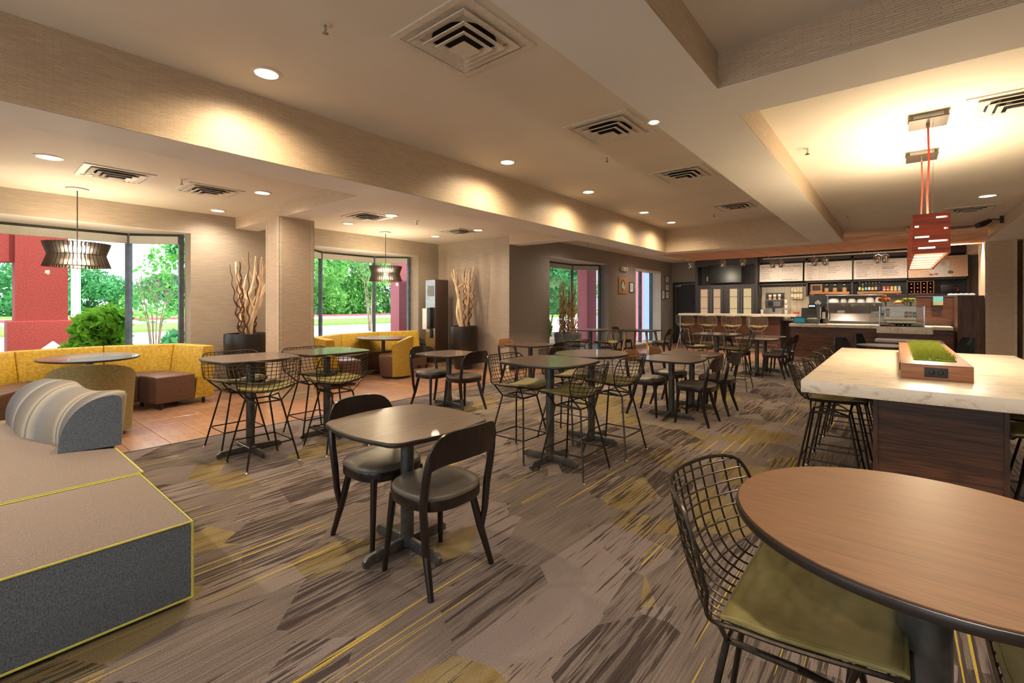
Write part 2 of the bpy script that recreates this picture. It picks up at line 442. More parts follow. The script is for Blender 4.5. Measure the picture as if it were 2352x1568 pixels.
# ------------------------------------------------------------------ mesh building
class MB:
    def __init__(self):
        self.v = []; self.f = []; self.uv = None
    def add(self, vs, fs):
        o = len(self.v)
        self.v.extend([tuple(p) for p in vs])
        self.f.extend([tuple(i + o for i in f) for f in fs])
        return self
    def box(self, x0, y0, z0, x1, y1, z1):
        return self.add([(x0, y0, z0), (x1, y0, z0), (x1, y1, z0), (x0, y1, z0), (x0, y0, z1), (x1, y0, z1), (x1, y1, z1), (x0, y1, z1)],
                        [(3, 2, 1, 0), (4, 5, 6, 7), (0, 1, 5, 4), (1, 2, 6, 5), (2, 3, 7, 6), (3, 0, 4, 7)])
    def cbox(self, cx, cy, cz, sx, sy, sz, rz=0.0, rx=0.0, ry=0.0):
        m = Matrix.Rotation(rz, 3, 'Z') @ Matrix.Rotation(ry, 3, 'Y') @ Matrix.Rotation(rx, 3, 'X')
        vs = []
        for a, b, c in ((-1, -1, -1), (1, -1, -1), (1, 1, -1), (-1, 1, -1), (-1, -1, 1), (1, -1, 1), (1, 1, 1), (-1, 1, 1)):
            p = m @ Vector((a * sx / 2, b * sy / 2, c * sz / 2))
            vs.append((p.x + cx, p.y + cy, p.z + cz))
        return self.add(vs, [(3, 2, 1, 0), (4, 5, 6, 7), (0, 1, 5, 4), (1, 2, 6, 5), (2, 3, 7, 6), (3, 0, 4, 7)])
    def prism(self, poly, z0, z1, top=None):
        n = len(poly); top = top or poly
        vs = [(x, y, z0) for x, y in poly] + [(x, y, z1) for x, y in top]
        fs = [tuple(range(n - 1, -1, -1)), tuple(range(n, 2 * n))]
        fs += [(i, (i + 1) % n, n + (i + 1) % n, n + i) for i in range(n)]
        return self.add(vs, fs)
    def tube(self, pts, r, n=6, closed=False, caps=True):
        pts = [Vector(p) for p in pts]; m = len(pts)
        rs = r if isinstance(r, (list, tuple)) else [r] * m
        up = None; vs = []
        for i in range(m):
            if closed: t = pts[(i + 1) % m] - pts[i - 1]
            else: t = pts[min(i + 1, m - 1)] - pts[max(i - 1, 0)]
            if t.length < 1e-9: t = Vector((0, 0, 1))
            t.normalize()
            if up is None:
                up = Vector((0, 0, 1)) if abs(t.z) < 0.9 else Vector((1, 0, 0))
            a = up - t * up.dot(t)
            if a.length < 1e-6: a = t.orthogonal()
            a.normalize(); up = a
            b = t.cross(a)
            for k in range(n):
                q = 2 * PI * k / n
                vs.append(pts[i] + (a * math.cos(q) + b * math.sin(q)) * rs[i])
        fs = []
        for i in range(m if closed else m - 1):
            j = (i + 1) % m
            for k in range(n):
                l = (k + 1) % n
                fs.append((i * n + k, i * n + l, j * n + l, j * n + k))
        if caps and not closed:
            fs.append(tuple(range(n - 1, -1, -1))); fs.append(tuple((m - 1) * n + k for k in range(n)))
        return self.add(vs, fs)
    def lathe(self, prof, n=24, cx=0, cy=0, caps=True):
        vs = []; fs = []; m = len(prof)
        for r, z in prof:
            for k in range(n):
                q = 2 * PI * k / n
                vs.append((cx + r * math.cos(q), cy + r * math.sin(q), z))
        for i in range(m - 1):
            for k in range(n):
                l = (k + 1) % n
                fs.append((i * n + k, i * n + l, (i + 1) * n + l, (i + 1) * n + k))
        if caps:
            if prof[0][0] > 1e-6: fs.append(tuple(range(n - 1, -1, -1)))
            if prof[-1][0] > 1e-6: fs.append(tuple((m - 1) * n + k for k in range(n)))
        return self.add(vs, fs)
    def cyl(self, cx, cy, z0, z1, r, n=16): return self.lathe([(r, z0), (r, z1)], n, cx, cy)
    def ball(self, cx, cy, cz, rx, ry=None, rz=None, n=12, m=8):
        ry = ry or rx; rz = rz or rx; vs = []; fs = []
        for i in range(m + 1):
            a = PI * i / m
            for k in range(n):
                q = 2 * PI * k / n
                vs.append((cx + rx * math.sin(a) * math.cos(q), cy + ry * math.sin(a) * math.sin(q), cz - rz * math.cos(a)))
        for i in range(m):
            for k in range(n):
                l = (k + 1) % n
                fs.append((i * n + k, i * n + l, (i + 1) * n + l, (i + 1) * n + k))
        return self.add(vs, fs)
    def grid(self, fn, nu, nv, thick=None):
        vs = [fn(i / nu, j / nv) for j in range(nv + 1) for i in range(nu + 1)]
        w = nu + 1
        fs = [(j * w + i, j * w + i + 1, (j + 1) * w + i + 1, (j + 1) * w + i) for j in range(nv) for i in range(nu)]
        return self.add(vs, fs)
    def slab(self, fa, fb, nu, nv):
        """closed skin between two parametric sheets fa and fb"""
        w = nu + 1; N = w * (nv + 1)
        vs = [fa(i / nu, j / nv) for j in range(nv + 1) for i in range(nu + 1)] + [fb(i / nu, j / nv) for j in range(nv + 1) for i in range(nu + 1)]
        fs = []
        for j in range(nv):
            for i in range(nu):
                a, b, c, d = j * w + i, j * w + i + 1, (j + 1) * w + i + 1, (j + 1) * w + i
                fs.append((a, b, c, d)); fs.append((N + d, N + c, N + b, N + a))
        for i in range(nu):
            fs.append((i + 1, i, N + i, N + i + 1)); k = nv * w
            fs.append((k + i, k + i + 1, N + k + i + 1, N + k + i))
        for j in range(nv):
            fs.append((j * w, (j + 1) * w, N + (j + 1) * w, N + j * w)); k = nu
            fs.append(((j + 1) * w + k, j * w + k, N + j * w + k, N + (j + 1) * w + k))
        return self.add(vs, fs)
    def mesh(self, name, mat, bevel=0.0, seg=2, smooth=35, clean=True):
        me = bpy.data.meshes.new(name)
        me.from_pydata(self.v, [], self.f)
        bm = bmesh.new(); bm.from_mesh(me)
        if clean: bmesh.ops.remove_doubles(bm, verts=bm.verts, dist=1e-6)
        bmesh.ops.recalc_face_normals(bm, faces=bm.faces)
        if bevel > 0:
            es = [e for e in bm.edges if len(e.link_faces) == 2 and e.calc_face_angle(0) > math.radians(38)]
            bmesh.ops.bevel(bm, geom=es, offset=bevel, segments=seg, profile=0.6, affect='EDGES', clamp_overlap=True)
        bm.to_mesh(me); bm.free()
        if mat: me.materials.append(MATS[mat] if isinstance(mat, str) else mat)
        if smooth:
            me.shade_smooth()
            me.set_sharp_from_angle(angle=math.radians(smooth))
        return me
    def build(self, name, mat, parent=None, loc=(0, 0, 0), rz=0.0, **kw):
        return link(name, self.mesh(name, mat, **kw), parent, loc, rz)

def link(name, me, parent=None, loc=(0, 0, 0), rz=0.0):
    o = bpy.data.objects.new(name, me); COL.objects.link(o)
    o.location = loc; o.rotation_euler = (0, 0, rz)
    if parent is not None: o.parent = parent
    return o
def tag(o, label=None, cat=None, group=None, kind=None):
    if label: o['label'] = label
    if cat: o['category'] = cat
    if group: o['group'] = group
    if kind: o['kind'] = kind
    return o
def thing(name, label, cat, loc=(0, 0, 0), rz=0.0, group=None):
    o = bpy.data.objects.new(name, None); COL.objects.link(o)
    o.empty_display_size = 0.1
    o.location = loc; o.rotation_euler = (0, 0, rz)
    return tag(o, label, cat, group)
def struct(name, mb, mat, parent=None, **kw):
    o = mb.build(name, mat, parent, **kw)
    if parent is None: o['kind'] = 'structure'
    return o
def copy_tree(o, parent=None):
    c = o.copy(); COL.objects.link(c); c.parent = parent
    for ch in o.children: copy_tree(ch, c)
    return c
def place(proto, used, loc, rz, label, group=None):
    o = proto if not used else copy_tree(proto)
    used.append(1)
    o.location = loc; o.rotation_euler = (0, 0, rz)
    o['label'] = label
    if group: o['group'] = group
    return o
def B(*a): return MB().box(*a)
def arc(cx, cy, r, a0, a1, n): return [(cx + r * math.cos(a0 + (a1 - a0) * i / n), cy + r * math.sin(a0 + (a1 - a0) * i / n)) for i in range(n + 1)]
def lamp(kind, name, parent, loc, energy, color=(1, 0.83, 0.6), size=0.1, rot=(0, 0, 0), spot=None, blend=0.6, size_y=None):
    d = bpy.data.lights.new(name, kind); d.energy = energy * LAMP; d.color = color
    if kind == 'SPOT':
        d.spot_size = spot or math.radians(120); d.spot_blend = blend; d.shadow_soft_size = size
    elif kind == 'AREA':
        d.size = size
        if size_y: d.shape = 'RECTANGLE'; d.size_y = size_y
    else: d.shadow_soft_size = size
    o = bpy.data.objects.new(name, d); COL.objects.link(o)
    o.location = loc; o.rotation_euler = rot
    if parent is not None: o.parent = parent
    return o

# ------------------------------------------------------------------ the setting: floor, walls, ceilings
WX, FX, SX = -8.74, -6.435, -4.95       # window wall, far window wall, back of the long beam
Z1, ZB, ZT, ZC, ZF = 2.727, 2.92, 2.95, 3.305, 2.98
floor = struct('floor', B(-9.75, -3.3, -0.2, 5.4, 17.4, -0.006), 'grout')
B(-5.69, -3.0, -0.006, 5.2, 13.0, 0.0).build('carpet', 'carpet', floor)
B(FX, 13.0, -0.006, 5.2, 17.13, 0.0).build('far_tiling', 'tile_far', floor)
B(-9.6, -3.0, -0.006, WX, 7.69, -0.001).build('recess_tiling', 'tile_far', floor)
P = 0.331
tm = [MB().box(0.002, 0.002, -0.006, P - 0.002, P - 0.002, 0).mesh('tile', k, bevel=0.0015, seg=1) for k in ('tile_a', 'tile_b', 'tile_c')]
nx = 9
for iy in range(24):
    y = -0.22 + iy * P + 0.0
    if y > 7.5: break
    for ix in range(nx):
        link('tile', random.choice(tm), floor, (-5.69 - (ix + 1) * P - 0.002, y, 0))
for iy in range(24, 40):
    y = -0.22 + iy * P
    if y > 12.7: break
    for ix in range(2):
        link('tile', random.choice(tm), floor, (-5.69 - (ix + 1) * P - 0.002, y, 0))
B(-5.70, -3.0, -0.004, -5.685, 13.0, 0.004).build('transition_strip', 'dark_edge', floor)

def wall_with_holes(axis, pos, thick, a0, a1, z0, z1, holes):
    """wall slab at x=pos (axis 'x') from a0 to a1, with rectangular openings (a, b, zlo, zhi)"""
    mb = MB(); t0, t1 = min(pos, pos + thick), max(pos, pos + thick)
    def bx(u0, u1, w0, w1):
        if u1 - u0 < 1e-4 or w1 - w0 < 1e-4: return
        if axis == 'x': mb.box(t0, u0, w0, t1, u1, w1)
        else: mb.box(u0, t0, w0, u1, t1, w1)
    c = a0
    for (u0, u1, w0, w1) in sorted(holes):
        bx(c, u0, z0, z1); bx(u0, u1, z0, w0); bx(u0, u1, w1, z1); c = u1
    bx(c, a1, z0, z1)
    return mb
struct('wall_window_bays', wall_with_holes('x', WX, -0.30, -3.0, 7.99, 0, 3.1, [(-0.15, 2.45, 0.0, 2.58), (4.40, 7.07, 0.0, 2.58)]), 'paper_taupe', smooth=0)
struct('wall_far_windows', wall_with_holes('x', FX, -0.30, 7.69, 17.4, 0, 3.3, [(9.2, 12.19, 0.06, 2.60), (14.0, 16.08, 0.12, 2.60)]), 'paper_taupe_shaded', smooth=0)
struct('wall_bay_end', B(-9.04, 7.69, 0, FX - 0.30, 7.99, 3.1), 'paper_taupe', smooth=0)
struct('wall_bay_return', B(FX - 0.30, 7.685, 0, FX - 0.001, 7.69, 2.92), 'paper_taupe', smooth=0)
struct('wall_back', wall_with_holes('y', 17.13, 0.27, FX - 0.3, 5.4, 0, 3.5, []), 'paper_taupe_shaded', smooth=0)
REAR_FILL_WINDOWS = [(-7.8, -5.4, 0.3, 2.6), (-4.2, -1.6, 0.3, 2.6), (-0.6, 2.0, 0.3, 2.6)]
struct('wall_rear', wall_with_holes('y', -3.0, -0.3, -9.75, 5.4, 0, 3.5, REAR_FILL_WINDOWS), 'paper_taupe', smooth=0)
for i, (a, b, lo, hi) in enumerate(REAR_FILL_WINDOWS):  # unseen windows added behind the camera to bring in cool daylight fill
    w = struct('window_%d' % (i + 5), MB().box(a, -3.2, lo, a + 0.06, -3.1, hi).box(b - 0.06, -3.2, lo, b, -3.1, hi).box(a + 0.06, -3.2, lo, b - 0.06, -3.1, lo + 0.06).box(a + 0.06, -3.2, hi - 0.06, b - 0.06, -3.1, hi), 'window_frame', smooth=0)
    B(a + 0.06, -3.155, lo + 0.06, b - 0.06, -3.147, hi - 0.06).build('pane', 'window_glass', w, smooth=0)
struct('wall_side', B(5.2, -3.0, 0, 5.4, 17.13, 3.5), 'paper_taupe', smooth=0)
# ceilings
struct('ceiling_main', B(-4.42, -3.0, ZC, -1.34, 11.38, ZC + 0.12), 'ceiling_paint', smooth=0)
struct('ceiling_bays', B(-9.04, -3.0, ZB, SX, 7.80, ZB + 0.15), 'ceiling_paint', smooth=0)
struct('ceiling_far', B(FX, 7.99, ZF, SX, 17.13, ZF + 0.12), 'ceiling_paint', smooth=0)
struct('ceiling_bar', B(SX, 11.83, ZF, 1.43, 17.13, ZF + 0.12), 'ceiling_paint', smooth=0)
struct('ceiling_tray_near', B(-0.83, -3.0, ZT, 1.43, 2.96, ZT + 0.1), 'ceiling_paint', smooth=0)
struct('ceiling_tray_far', B(-0.83, 3.46, ZT, 1.43, 11.83, ZT + 0.1), 'ceiling_paint', smooth=0)
struct('ceiling_side', B(1.95, -3.0, Z1, 5.2, 17.13, Z1 + 0.1), 'ceiling_paint', smooth=0)
struct('roof', B(-9.8, -3.3, 3.5, 5.4, 17.4, 3.7), 'concrete')
struct('roof_bays', B(-9.8, -3.3, 3.1, -4.8, 8.0, 3.2), 'concrete')

def beam(name, x0, x1, y0, y1, z0, z1, faces):
    o = struct(name, B(x0, y0, z0, x1, y1, z1), 'soffit_paint', smooth=0)
    e = 0.004
    for s in faces:
        f = {'+x': (x1, y0, z0 + 0.003, x1 + e, y1, z1), '-x': (x0 - e, y0, z0 + 0.003, x0, y1, z1),
             '+y': (x0, y1, z0 + 0.003, x1, y1 + e, z1), '-y': (x0, y0 - e, z0 + 0.003, x1, y0, z1)}[s]
        B(*f).build('wallpaper_face', 'paper_beam', o, smooth=0)
    return o
beam('beam_long', SX, -4.42, -3.0, 11.83, Z1, ZC + 0.1, ['+x'])
beam('beam_column', WX, SX, 3.11, 3.47, Z1, ZB + 0.01, ['-y'])
beam('beam_bay_end', FX, SX, 7.69, 8.06, Z1, ZF, ['-y'])
beam('beam_end', -4.42, -1.34, 11.38, 11.83, Z1, ZC + 0.1, ['-y'])
beam('beam_centre', -1.34, -0.83, -3.0, 11.83, Z1, ZC + 0.1, ['+x'])
beam('beam_cross', -0.83, 1.43, 2.96, 3.46, Z1, ZT + 0.02, ['-y'])
beam('beam_side', 1.43, 1.95, -3.0, 17.13, Z1, ZT + 0.02, ['-x'])
# columns
def column(name, x0, x1, y0, y1, z1):
    o = struct(name, B(x0, y0, 0, x1, y1, z1), 'paper_beam', smooth=0)
    for (x, y) in ((x0, y0), (x1, y0), (x1, y1), (x0, y1)):
        sx = 0.045 if x == x0 else -0.045; sy = 0.045 if y == y0 else -0.045
        ex = -0.004 if x == x0 else 0.004; ey = -0.004 if y == y0 else 0.004
        mb = MB()
        mb.box(min(x + ex, x + sx), min(y + ey, y), 0.0, max(x + ex, x + sx), max(y + ey, y), z1)
        mb.box(min(x + ex, x), min(y + ey, y + sy), 0.0, max(x + ex, x), max(y + ey, y + sy), z1)
        mb.build('corner_trim', 'cream_base', o, smooth=0)
    e = 0.014
    mb = MB().box(x0 - e, y0 - e, 0, x1 + e, y0, 0.10).box(x0 - e, y1, 0, x1 + e, y1 + e, 0.10).box(x1, y0, 0, x1 + e, y1, 0.10).box(x0 - e, y0, 0, x0, y1, 0.10)
    mb.build('base_board', 'cream_base', o, smooth=0)
    return o
column('column_bays', -7.42, -6.975, 3.063, 3.59, Z1)
column('column_bistro', 1.43, 1.875, 13.54, 14.55, Z1)
column('column_bistro_second', 1.98, 2.30, 13.75, 14.3, Z1)
# baseboards
struct('baseboard_bay_end', B(WX, 7.672, 0, FX, 7.686, 0.11), 'cream_base')
struct('baseboard_window', B(WX, 2.45, 0, WX + 0.014, 4.40, 0.11).box(WX, 7.07, 0, WX + 0.014, 7.67, 0.11), 'cream_base')
struct('baseboard_far', B(FX, 7.69, 0, FX + 0.014, 9.2, 0.10).box(FX, 12.19, 0, FX + 0.014, 14.0, 0.10).box(FX, 16.08, 0, FX + 0.014, 17.13, 0.10), 'dark_edge')

# ------------------------------------------------------------------ windows
def bar(mb, p, q, w, d, z0, z1):
    """upright or horizontal bar between plan points p and q, half-width w around the line"""
    p = Vector(p); q = Vector(q); t = (q - p).normalized(); n = Vector((-t.y, t.x)) * d
    poly = [p + n, p - n, q - n, q + n]
    mb.prism([(v.x, v.y) for v in poly], z0, z1)
def bay_window(name, pts, wall_pts, z0, z1, deck_poly, shade=0.12):
    """pts: plan polyline of the glass line; wall_pts: opening corners on the inner wall"""
    root = MB()
    # head lining above the recess and low spandrel wall below the glass
    root.prism(deck_poly, z1 - 0.006, z1 + 0.12)
    w = root.build(name, 'white_paint', smooth=0); w['kind'] = 'structure'
    sp = MB(); fr = []
    for a, b in zip(pts[:-1], pts[1:]):
        A = Vector(a); Bv = Vector(b); t = (Bv - A).normalized(); n = Vector((-t.y, t.x))
        if z0 > 0.05: bar(sp, a, b, 0, 0.05, 0, z0)
        g = MB(); g.prism([(A + n * 0.004)[:], (A - n * 0.004)[:], (Bv - n * 0.004)[:], (Bv + n * 0.004)[:]], z0, z1 - 0.02)
        g.build('pane', 'window_glass', w, smooth=0)
        f = MB(); bar(f, a, b, 0, 0.028, z0, z0 + 0.05); bar(f, a, b, 0, 0.028, z1 - 0.045, z1)
        f.build('window_rail', 'frame_dark', w, smooth=0)
        s = MB(); bar(s, A + t * 0.03, Bv - t * 0.03, 0, 0.034, z1 - 0.045 - shade, z1 - 0.045)
        s.build('roller_shade', 'shade_fabric', w, smooth=0)
    if sp.v: sp.build('spandrel', 'paper_taupe', w, smooth=0)
    for i, p in enumerate(pts):
        m = MB(); r = 0.034 if 0 < i < len(pts) - 1 else 0.032
        m.cbox(p[0], p[1], (z0 + z1) / 2, 2 * r, 2 * r, z1 - z0, rz=PI / 4 if 0 < i < len(pts) - 1 else 0)
        m.build('mullion', 'window_frame', w, smooth=0)
    return w
def bay_pts(yc, yr, xw, dx, half_c, half_o, xj):
    return [(xj, yc - half_o), (xw - dx, yc - half_c), (xw - dx, yc + half_c), (xj, yc + half_o)]
for i, (ya, yb) in enumerate(((-0.15, 2.45), (4.40, 7.07))):
    yc = (ya + yb) / 2; hc = 0.675
    lc = (0.30, yc - 0.66)[i]
    pts = [(-9.045, ya + 0.05), (-9.57, lc), (-9.57, yc + hc), (-9.045, yb - 0.05)]
    deck = [(WX - 0.002, ya), (WX - 0.002, yb), (-9.10, yb), (-9.66, yc + hc + 0.03), (-9.66, yc - hc - 0.03), (-9.10, ya)]
    bay_window('window_%d' % (i + 1), pts, None, 0.5, 2.58, deck)
yc = 10.695
pts3 = [(-6.72, 9.25), (-7.2, yc - 0.72), (-7.2, yc + 0.72), (-6.72, 12.14)]
bay_window('window_3', pts3, None, 0.07, 2.60, [(FX - 0.002, 9.2), (FX - 0.002, 12.19), (-6.75, 12.19), (-7.3, yc + 0.75), (-7.3, yc - 0.75), (-6.75, 9.2)])
struct('window_3_floor', MB().prism([(FX, 9.2), (-6.75, 9.2), (-7.3, yc - 0.75), (-7.3, yc + 0.75), (-6.75, 12.19), (FX, 12.19)], -0.1, 0.06), 'white_paint', smooth=0)
w4 = struct('window_4', B(FX - 0.30, 14.0, 0.12, FX + 0.01, 14.02, 2.6).box(FX - 0.3, 16.06, 0.12, FX + 0.01, 16.08, 2.6).box(FX - 0.3, 14.02, 2.54, FX + 0.01, 16.06, 2.6).box(FX - 0.3, 14.02, 0.12, FX + 0.01, 16.06, 0.16), 'white_paint', smooth=0)
for y0, y1 in ((14.02, 14.72), (14.80, 15.62), (15.70, 16.06)):
    B(FX - 0.19, y0, 0.16, FX - 0.182, y1, 2.54).build('pane', 'window_glass', w4, smooth=0)
for y in (14.76, 15.66): B(FX - 0.23, y - 0.04, 0.16, FX - 0.14, y + 0.04, 2.54).build('mullion', 'window_frame', w4, smooth=0)

# door in the back wall
d1 = struct('door_1', B(-6.27, 17.085, 0.01, -5.33, 17.125, 2.18), 'door_navy')
MB().box(-6.36, 17.06, 0, -6.27, 17.129, 2.25).box(-5.33, 17.06, 0, -5.24, 17.129, 2.25).box(-6.27, 17.06, 2.18, -5.33, 17.129, 2.25).build('door_frame', 'dark_edge', d1)
MB().prism([(-5.70, 0), (-5.52, 0)] and [(-5.70, 17.07), (-5.52, 17.07), (-5.52, 17.085), (-5.70, 17.085)], 1.42, 1.86).build('vision_panel', 'frame_dark', d1, bevel=0.006)
MB().box(-6.25, 17.03, 2.08, -6.05, 17.085, 2.16).build('door_closer', 'steel', d1, bevel=0.008)
MB().tube([(-6.1, 17.04, 2.16), (-5.4, 17.05, 2.175)], 0.012, 6).build('closer_arm', 'steel', d1)
MB().tube([(-6.26, 17.05, 0.1), (-6.26, 17.05, 2.1)], 0.012, 6).build('edge_strip', 'steel', d1)

# ------------------------------------------------------------------ outdoors
GZ = -0.15
struct('ground', B(-140, -60, GZ - 0.4, -9.0, 140, GZ), 'mulch')
struct('forecourt', B(-9.0, -60, GZ - 0.4, 60, -3.3, GZ), 'concrete')
struct('street', B(-33, -60, GZ, -14.6, 140, GZ + 0.02), 'asphalt')
struct('verge', B(-45, -60, GZ, -33, 140, GZ + 0.14), 'grass')
struct('lane', B(-56, -60, GZ, -45, 140, GZ + 0.1), 'concrete')
struct('kerb', B(-58, -60, GZ, -56, 140, GZ + 0.3), 'kerb_red')
struct('field', B(-140, -60, GZ, -58, 140, GZ + 0.16), 'grass')
struct('kerb_street', B(-14.6, -60, GZ, -14.4, 140, GZ + 0.1), 'concrete')

def leaf_mesh(name, mat, blobs, n, size, seed=1, flat=0.0, shell=0.55):
    rng = np.random.default_rng(seed)
    w = np.array([b[1] ** 2 for b in blobs], float); w /= w.sum()
    idx = rng.choice(len(blobs), n, p=w)
    c = np.array([b[0] for b in blobs], float)[idx]; r = np.array([b[1] for b in blobs], float)[idx]
    sq = np.array([b[2] if len(b) > 2 else 1.0 for b in blobs], float)[idx]
    d = rng.normal(size=(n, 3)); d /= np.linalg.norm(d, axis=1)[:, None]
    rad = r * (shell + (1.06 - shell) * rng.random(n) ** 0.6)
    p = d * rad[:, None]; p[:, 2] *= sq; p += c
    u = rng.normal(size=(n, 3)); u /= np.linalg.norm(u, axis=1)[:, None]
    v = np.cross(u, rng.normal(size=(n, 3))); v /= np.linalg.norm(v, axis=1)[:, None]
    s = size * (0.6 + 0.8 * rng.random(n))[:, None]
    A = p - u * s; Cc = p + u * s; Bq = p + v * s * 0.5; D = p - v * s * 0.5
    vs = np.stack([A, Bq, Cc, D], 1).reshape(-1, 3)
    me = bpy.data.meshes.new(name)
    me.vertices.add(4 * n); me.vertices.foreach_set('co', vs.ravel())
    me.loops.add(4 * n); me.loops.foreach_set('vertex_index', np.arange(4 * n, dtype=np.int32))
    me.polygons.add(n); me.polygons.foreach_set('loop_start', np.arange(0, 4 * n, 4, dtype=np.int32))
    me.update(calc_edges=True); me.validate()
    me.materials.append(MATS[mat])
    return me
def tree(name, label, loc, h, spread, mat, n, size, seed, group=None, stems=1, crown_lo=0.35):
    t = thing(name, label, 'tree', loc, 0, group)
    rng = random.Random(seed); mb = MB(); blobs = []
    for k in range(stems):
        a = 2 * PI * k / max(1, stems) + rng.uniform(-0.3, 0.3); lean = 0.0 if stems == 1 else spread * 0.45
        top = (math.cos(a) * lean, math.sin(a) * lean, h * 0.72)
        mid = (math.cos(a) * lean * 0.35, math.sin(a) * lean * 0.35, h * 0.3)
        r0 = h * (0.022 if stems == 1 else 0.007)
        mb.tube([(math.cos(a) * 0.06 * (stems > 1), math.sin(a) * 0.06 * (stems > 1), 0), mid, top], [r0, r0 * 0.75, r0 * 0.2], 6)
        for j in range(5):
            b = rng.uniform(0, 2 * PI); q = rng.uniform(0.35, 0.75)
            s = [mid[i] + (top[i] - mid[i]) * q for i in range(3)]
            e = (s[0] + math.cos(b) * spread * 0.4, s[1] + math.sin(b) * spread * 0.4, s[2] + h * 0.16)
            mb.tube([s, e], [r0 * 0.4, r0 * 0.1], 5)
    mb.build('trunk', 'bark', t)
    for k in range(14):
        a = rng.uniform(0, 2 * PI); q = rng.random() ** 0.6
        z = h * (crown_lo + (1 - crown_lo) * rng.random()); wz = 1.0 - abs((z / h - (crown_lo + 0.95) / 2) / 0.65)
        blobs.append(((math.cos(a) * q * spread * wz, math.sin(a) * q * spread * wz, z - 0.12 * h), spread * rng.uniform(0.3, 0.5), 0.8))
    link('crown', leaf_mesh('crown', mat, blobs, n, size, seed), t)
    return t
def shrub(name, label, loc, r, h, mat, n, size, seed, group=None):
    t = thing(name, label, 'shrub', loc, 0, group); rng = random.Random(seed)
    mb = MB()
    for k in range(7):
        a = rng.uniform(0, 2 * PI)
        mb.tube([(0, 0, 0), (math.cos(a) * r * 0.3, math.sin(a) * r * 0.3, h * 0.4), (math.cos(a) * r * 0.6, math.sin(a) * r * 0.6, h * 0.8)], [0.02, 0.014, 0.005], 5)
    mb.build('stems', 'bark', t)
    blobs = [((rng.uniform(-.5, .5) * r, rng.uniform(-.5, .5) * r, h * rng.uniform(0.3, 0.75)), r * rng.uniform(0.35, 0.55), 0.9) for _ in range(12)]
    link('foliage', leaf_mesh('foliage', mat, blobs, n, size, seed, shell=0.3), t)
    return t
# the red porch outside the first bay
pc = struct('porch_column', B(-13.2, 0.74, GZ, -12.5, 1.45, 4.2), 'red_stucco')
B(-13.3, 0.64, GZ, -12.4, 1.55, 1.12).build('plinth', 'red_stucco', pc, bevel=0.03)
B(-13.1, -6.0, 2.22, -12.6, 0.74, 4.2).build('porch_beam', 'red_stucco', pc)
struct('porch_post', B(-15.6, 1.86, GZ, -15.45, 2.02, 4.2), 'white_paint')
struct('porch_column_pink', B(-11.2, 8.05, GZ, -10.8, 8.75, 4.0), 'pink_stucco')
struct('porch_column_far', B(-9.0, 14.65, GZ, -8.6, 15.35, 4.0), 'pink_stucco')
struct('porch_pier', B(-9.0, 17.2, GZ, -8.2, 18.6, 4.0), 'pink_stucco')
struct('porch_wall', B(-9.4, 18.8, GZ, -8.6, 26.0, 4.2), 'pale_stucco')
gb = thing('garden_post', 'white pyramid-capped garden post beside the red porch column', 'post', (-11.6, 1.15, GZ))
MB().box(-0.14, -0.14, 0, 0.14, 0.14, 0.72).build('post_shaft', 'white_paint', gb)
MB().prism([(-0.2, -0.2), (0.2, -0.2), (0.2, 0.2), (-0.2, 0.2)], 0.72, 0.92, [(-0.01, -0.01), (0.01, -0.01), (0.01, 0.01), (-0.01, 0.01)]).build('post_cap', 'white_plastic', gb)
shrub('garden_shrub', 'big glossy green shrub close outside the window behind the yellow booth', (-11.2, 1.62, GZ), 0.62, 1.75, 'leaf_bright', 3200, 0.085, 3)
shrub('garden_shrub', 'low pale green shrub tips showing at the foot of the red porch column', (-10.8, 0.42, GZ), 0.42, 0.95, 'leaf_bright', 1200, 0.06, 5)
shrub('garden_shrub', 'small sprig of leaves above the corner of the yellow booth', (-10.5, 2.62, GZ), 0.34, 0.95, 'leaf_mid', 260, 0.05, 6)
shrub('garden_shrub', 'rounded light green shrub outside the willow pot window', (-9.3, 12.2, GZ), 0.75, 1.35, 'leaf_bright', 3600, 0.07, 8)
tree('garden_tree', 'multi-stemmed young tree with thin bare branches beyond the corner window mullion', (-16.4, 3.72, GZ), 3.5, 1.1, 'leaf_mid', 800, 0.07, 11, None, 6, 0.5)
tree('garden_tree', 'tall feathery green tree behind the multi-stemmed young tree', (-20.5, 5.45, GZ), 6.0, 1.3, 'leaf_teal', 5200, 0.13, 12, None, 1, 0.12)
tree('garden_tree', 'slim tree with pale curving stems outside the second bay window', (-24, 15.8, GZ), 6.4, 1.8, 'leaf_far', 2200, 0.10, 14, None, 4, 0.6)
tree('garden_tree', 'leafy multi-stemmed tree outside the willow pot window', (-14.2, 20.2, GZ), 5.6, 2.3, 'leaf_teal', 6000, 0.12, 15, None, 5, 0.35)
k = 0
for (x, y, h, sp) in ((-63, 33, 15, 7), (-65, 41, 17, 7.5), (-62, 49, 16, 7), (-65, 57, 17, 7.5), (-63, 65, 15, 7), (-66, 73, 15, 7), (-42, 59, 15, 7), (-46, 69, 16, 7)):
    tree('woodland_tree', 'broad leafy tree in the dense green tree line across the street', (x, y, GZ), h * 1.2, sp * 1.1, 'leaf_far', 27000, 0.25, 30 + k, 'trees lining the far side of the street', 1, 0.0); k += 1
for (x, y, h, sp) in ((-88, 6, 7.5, 6), (-92, 13, 6.5, 6), (-86, -3, 6.5, 5)):
    tree('distant_tree', 'low rounded tree on the distant skyline above the street', (x, y, GZ), h, sp, 'leaf_teal', 7000, 0.28, 30 + k, 'trees on the distant skyline', 1, 0.02); k += 1

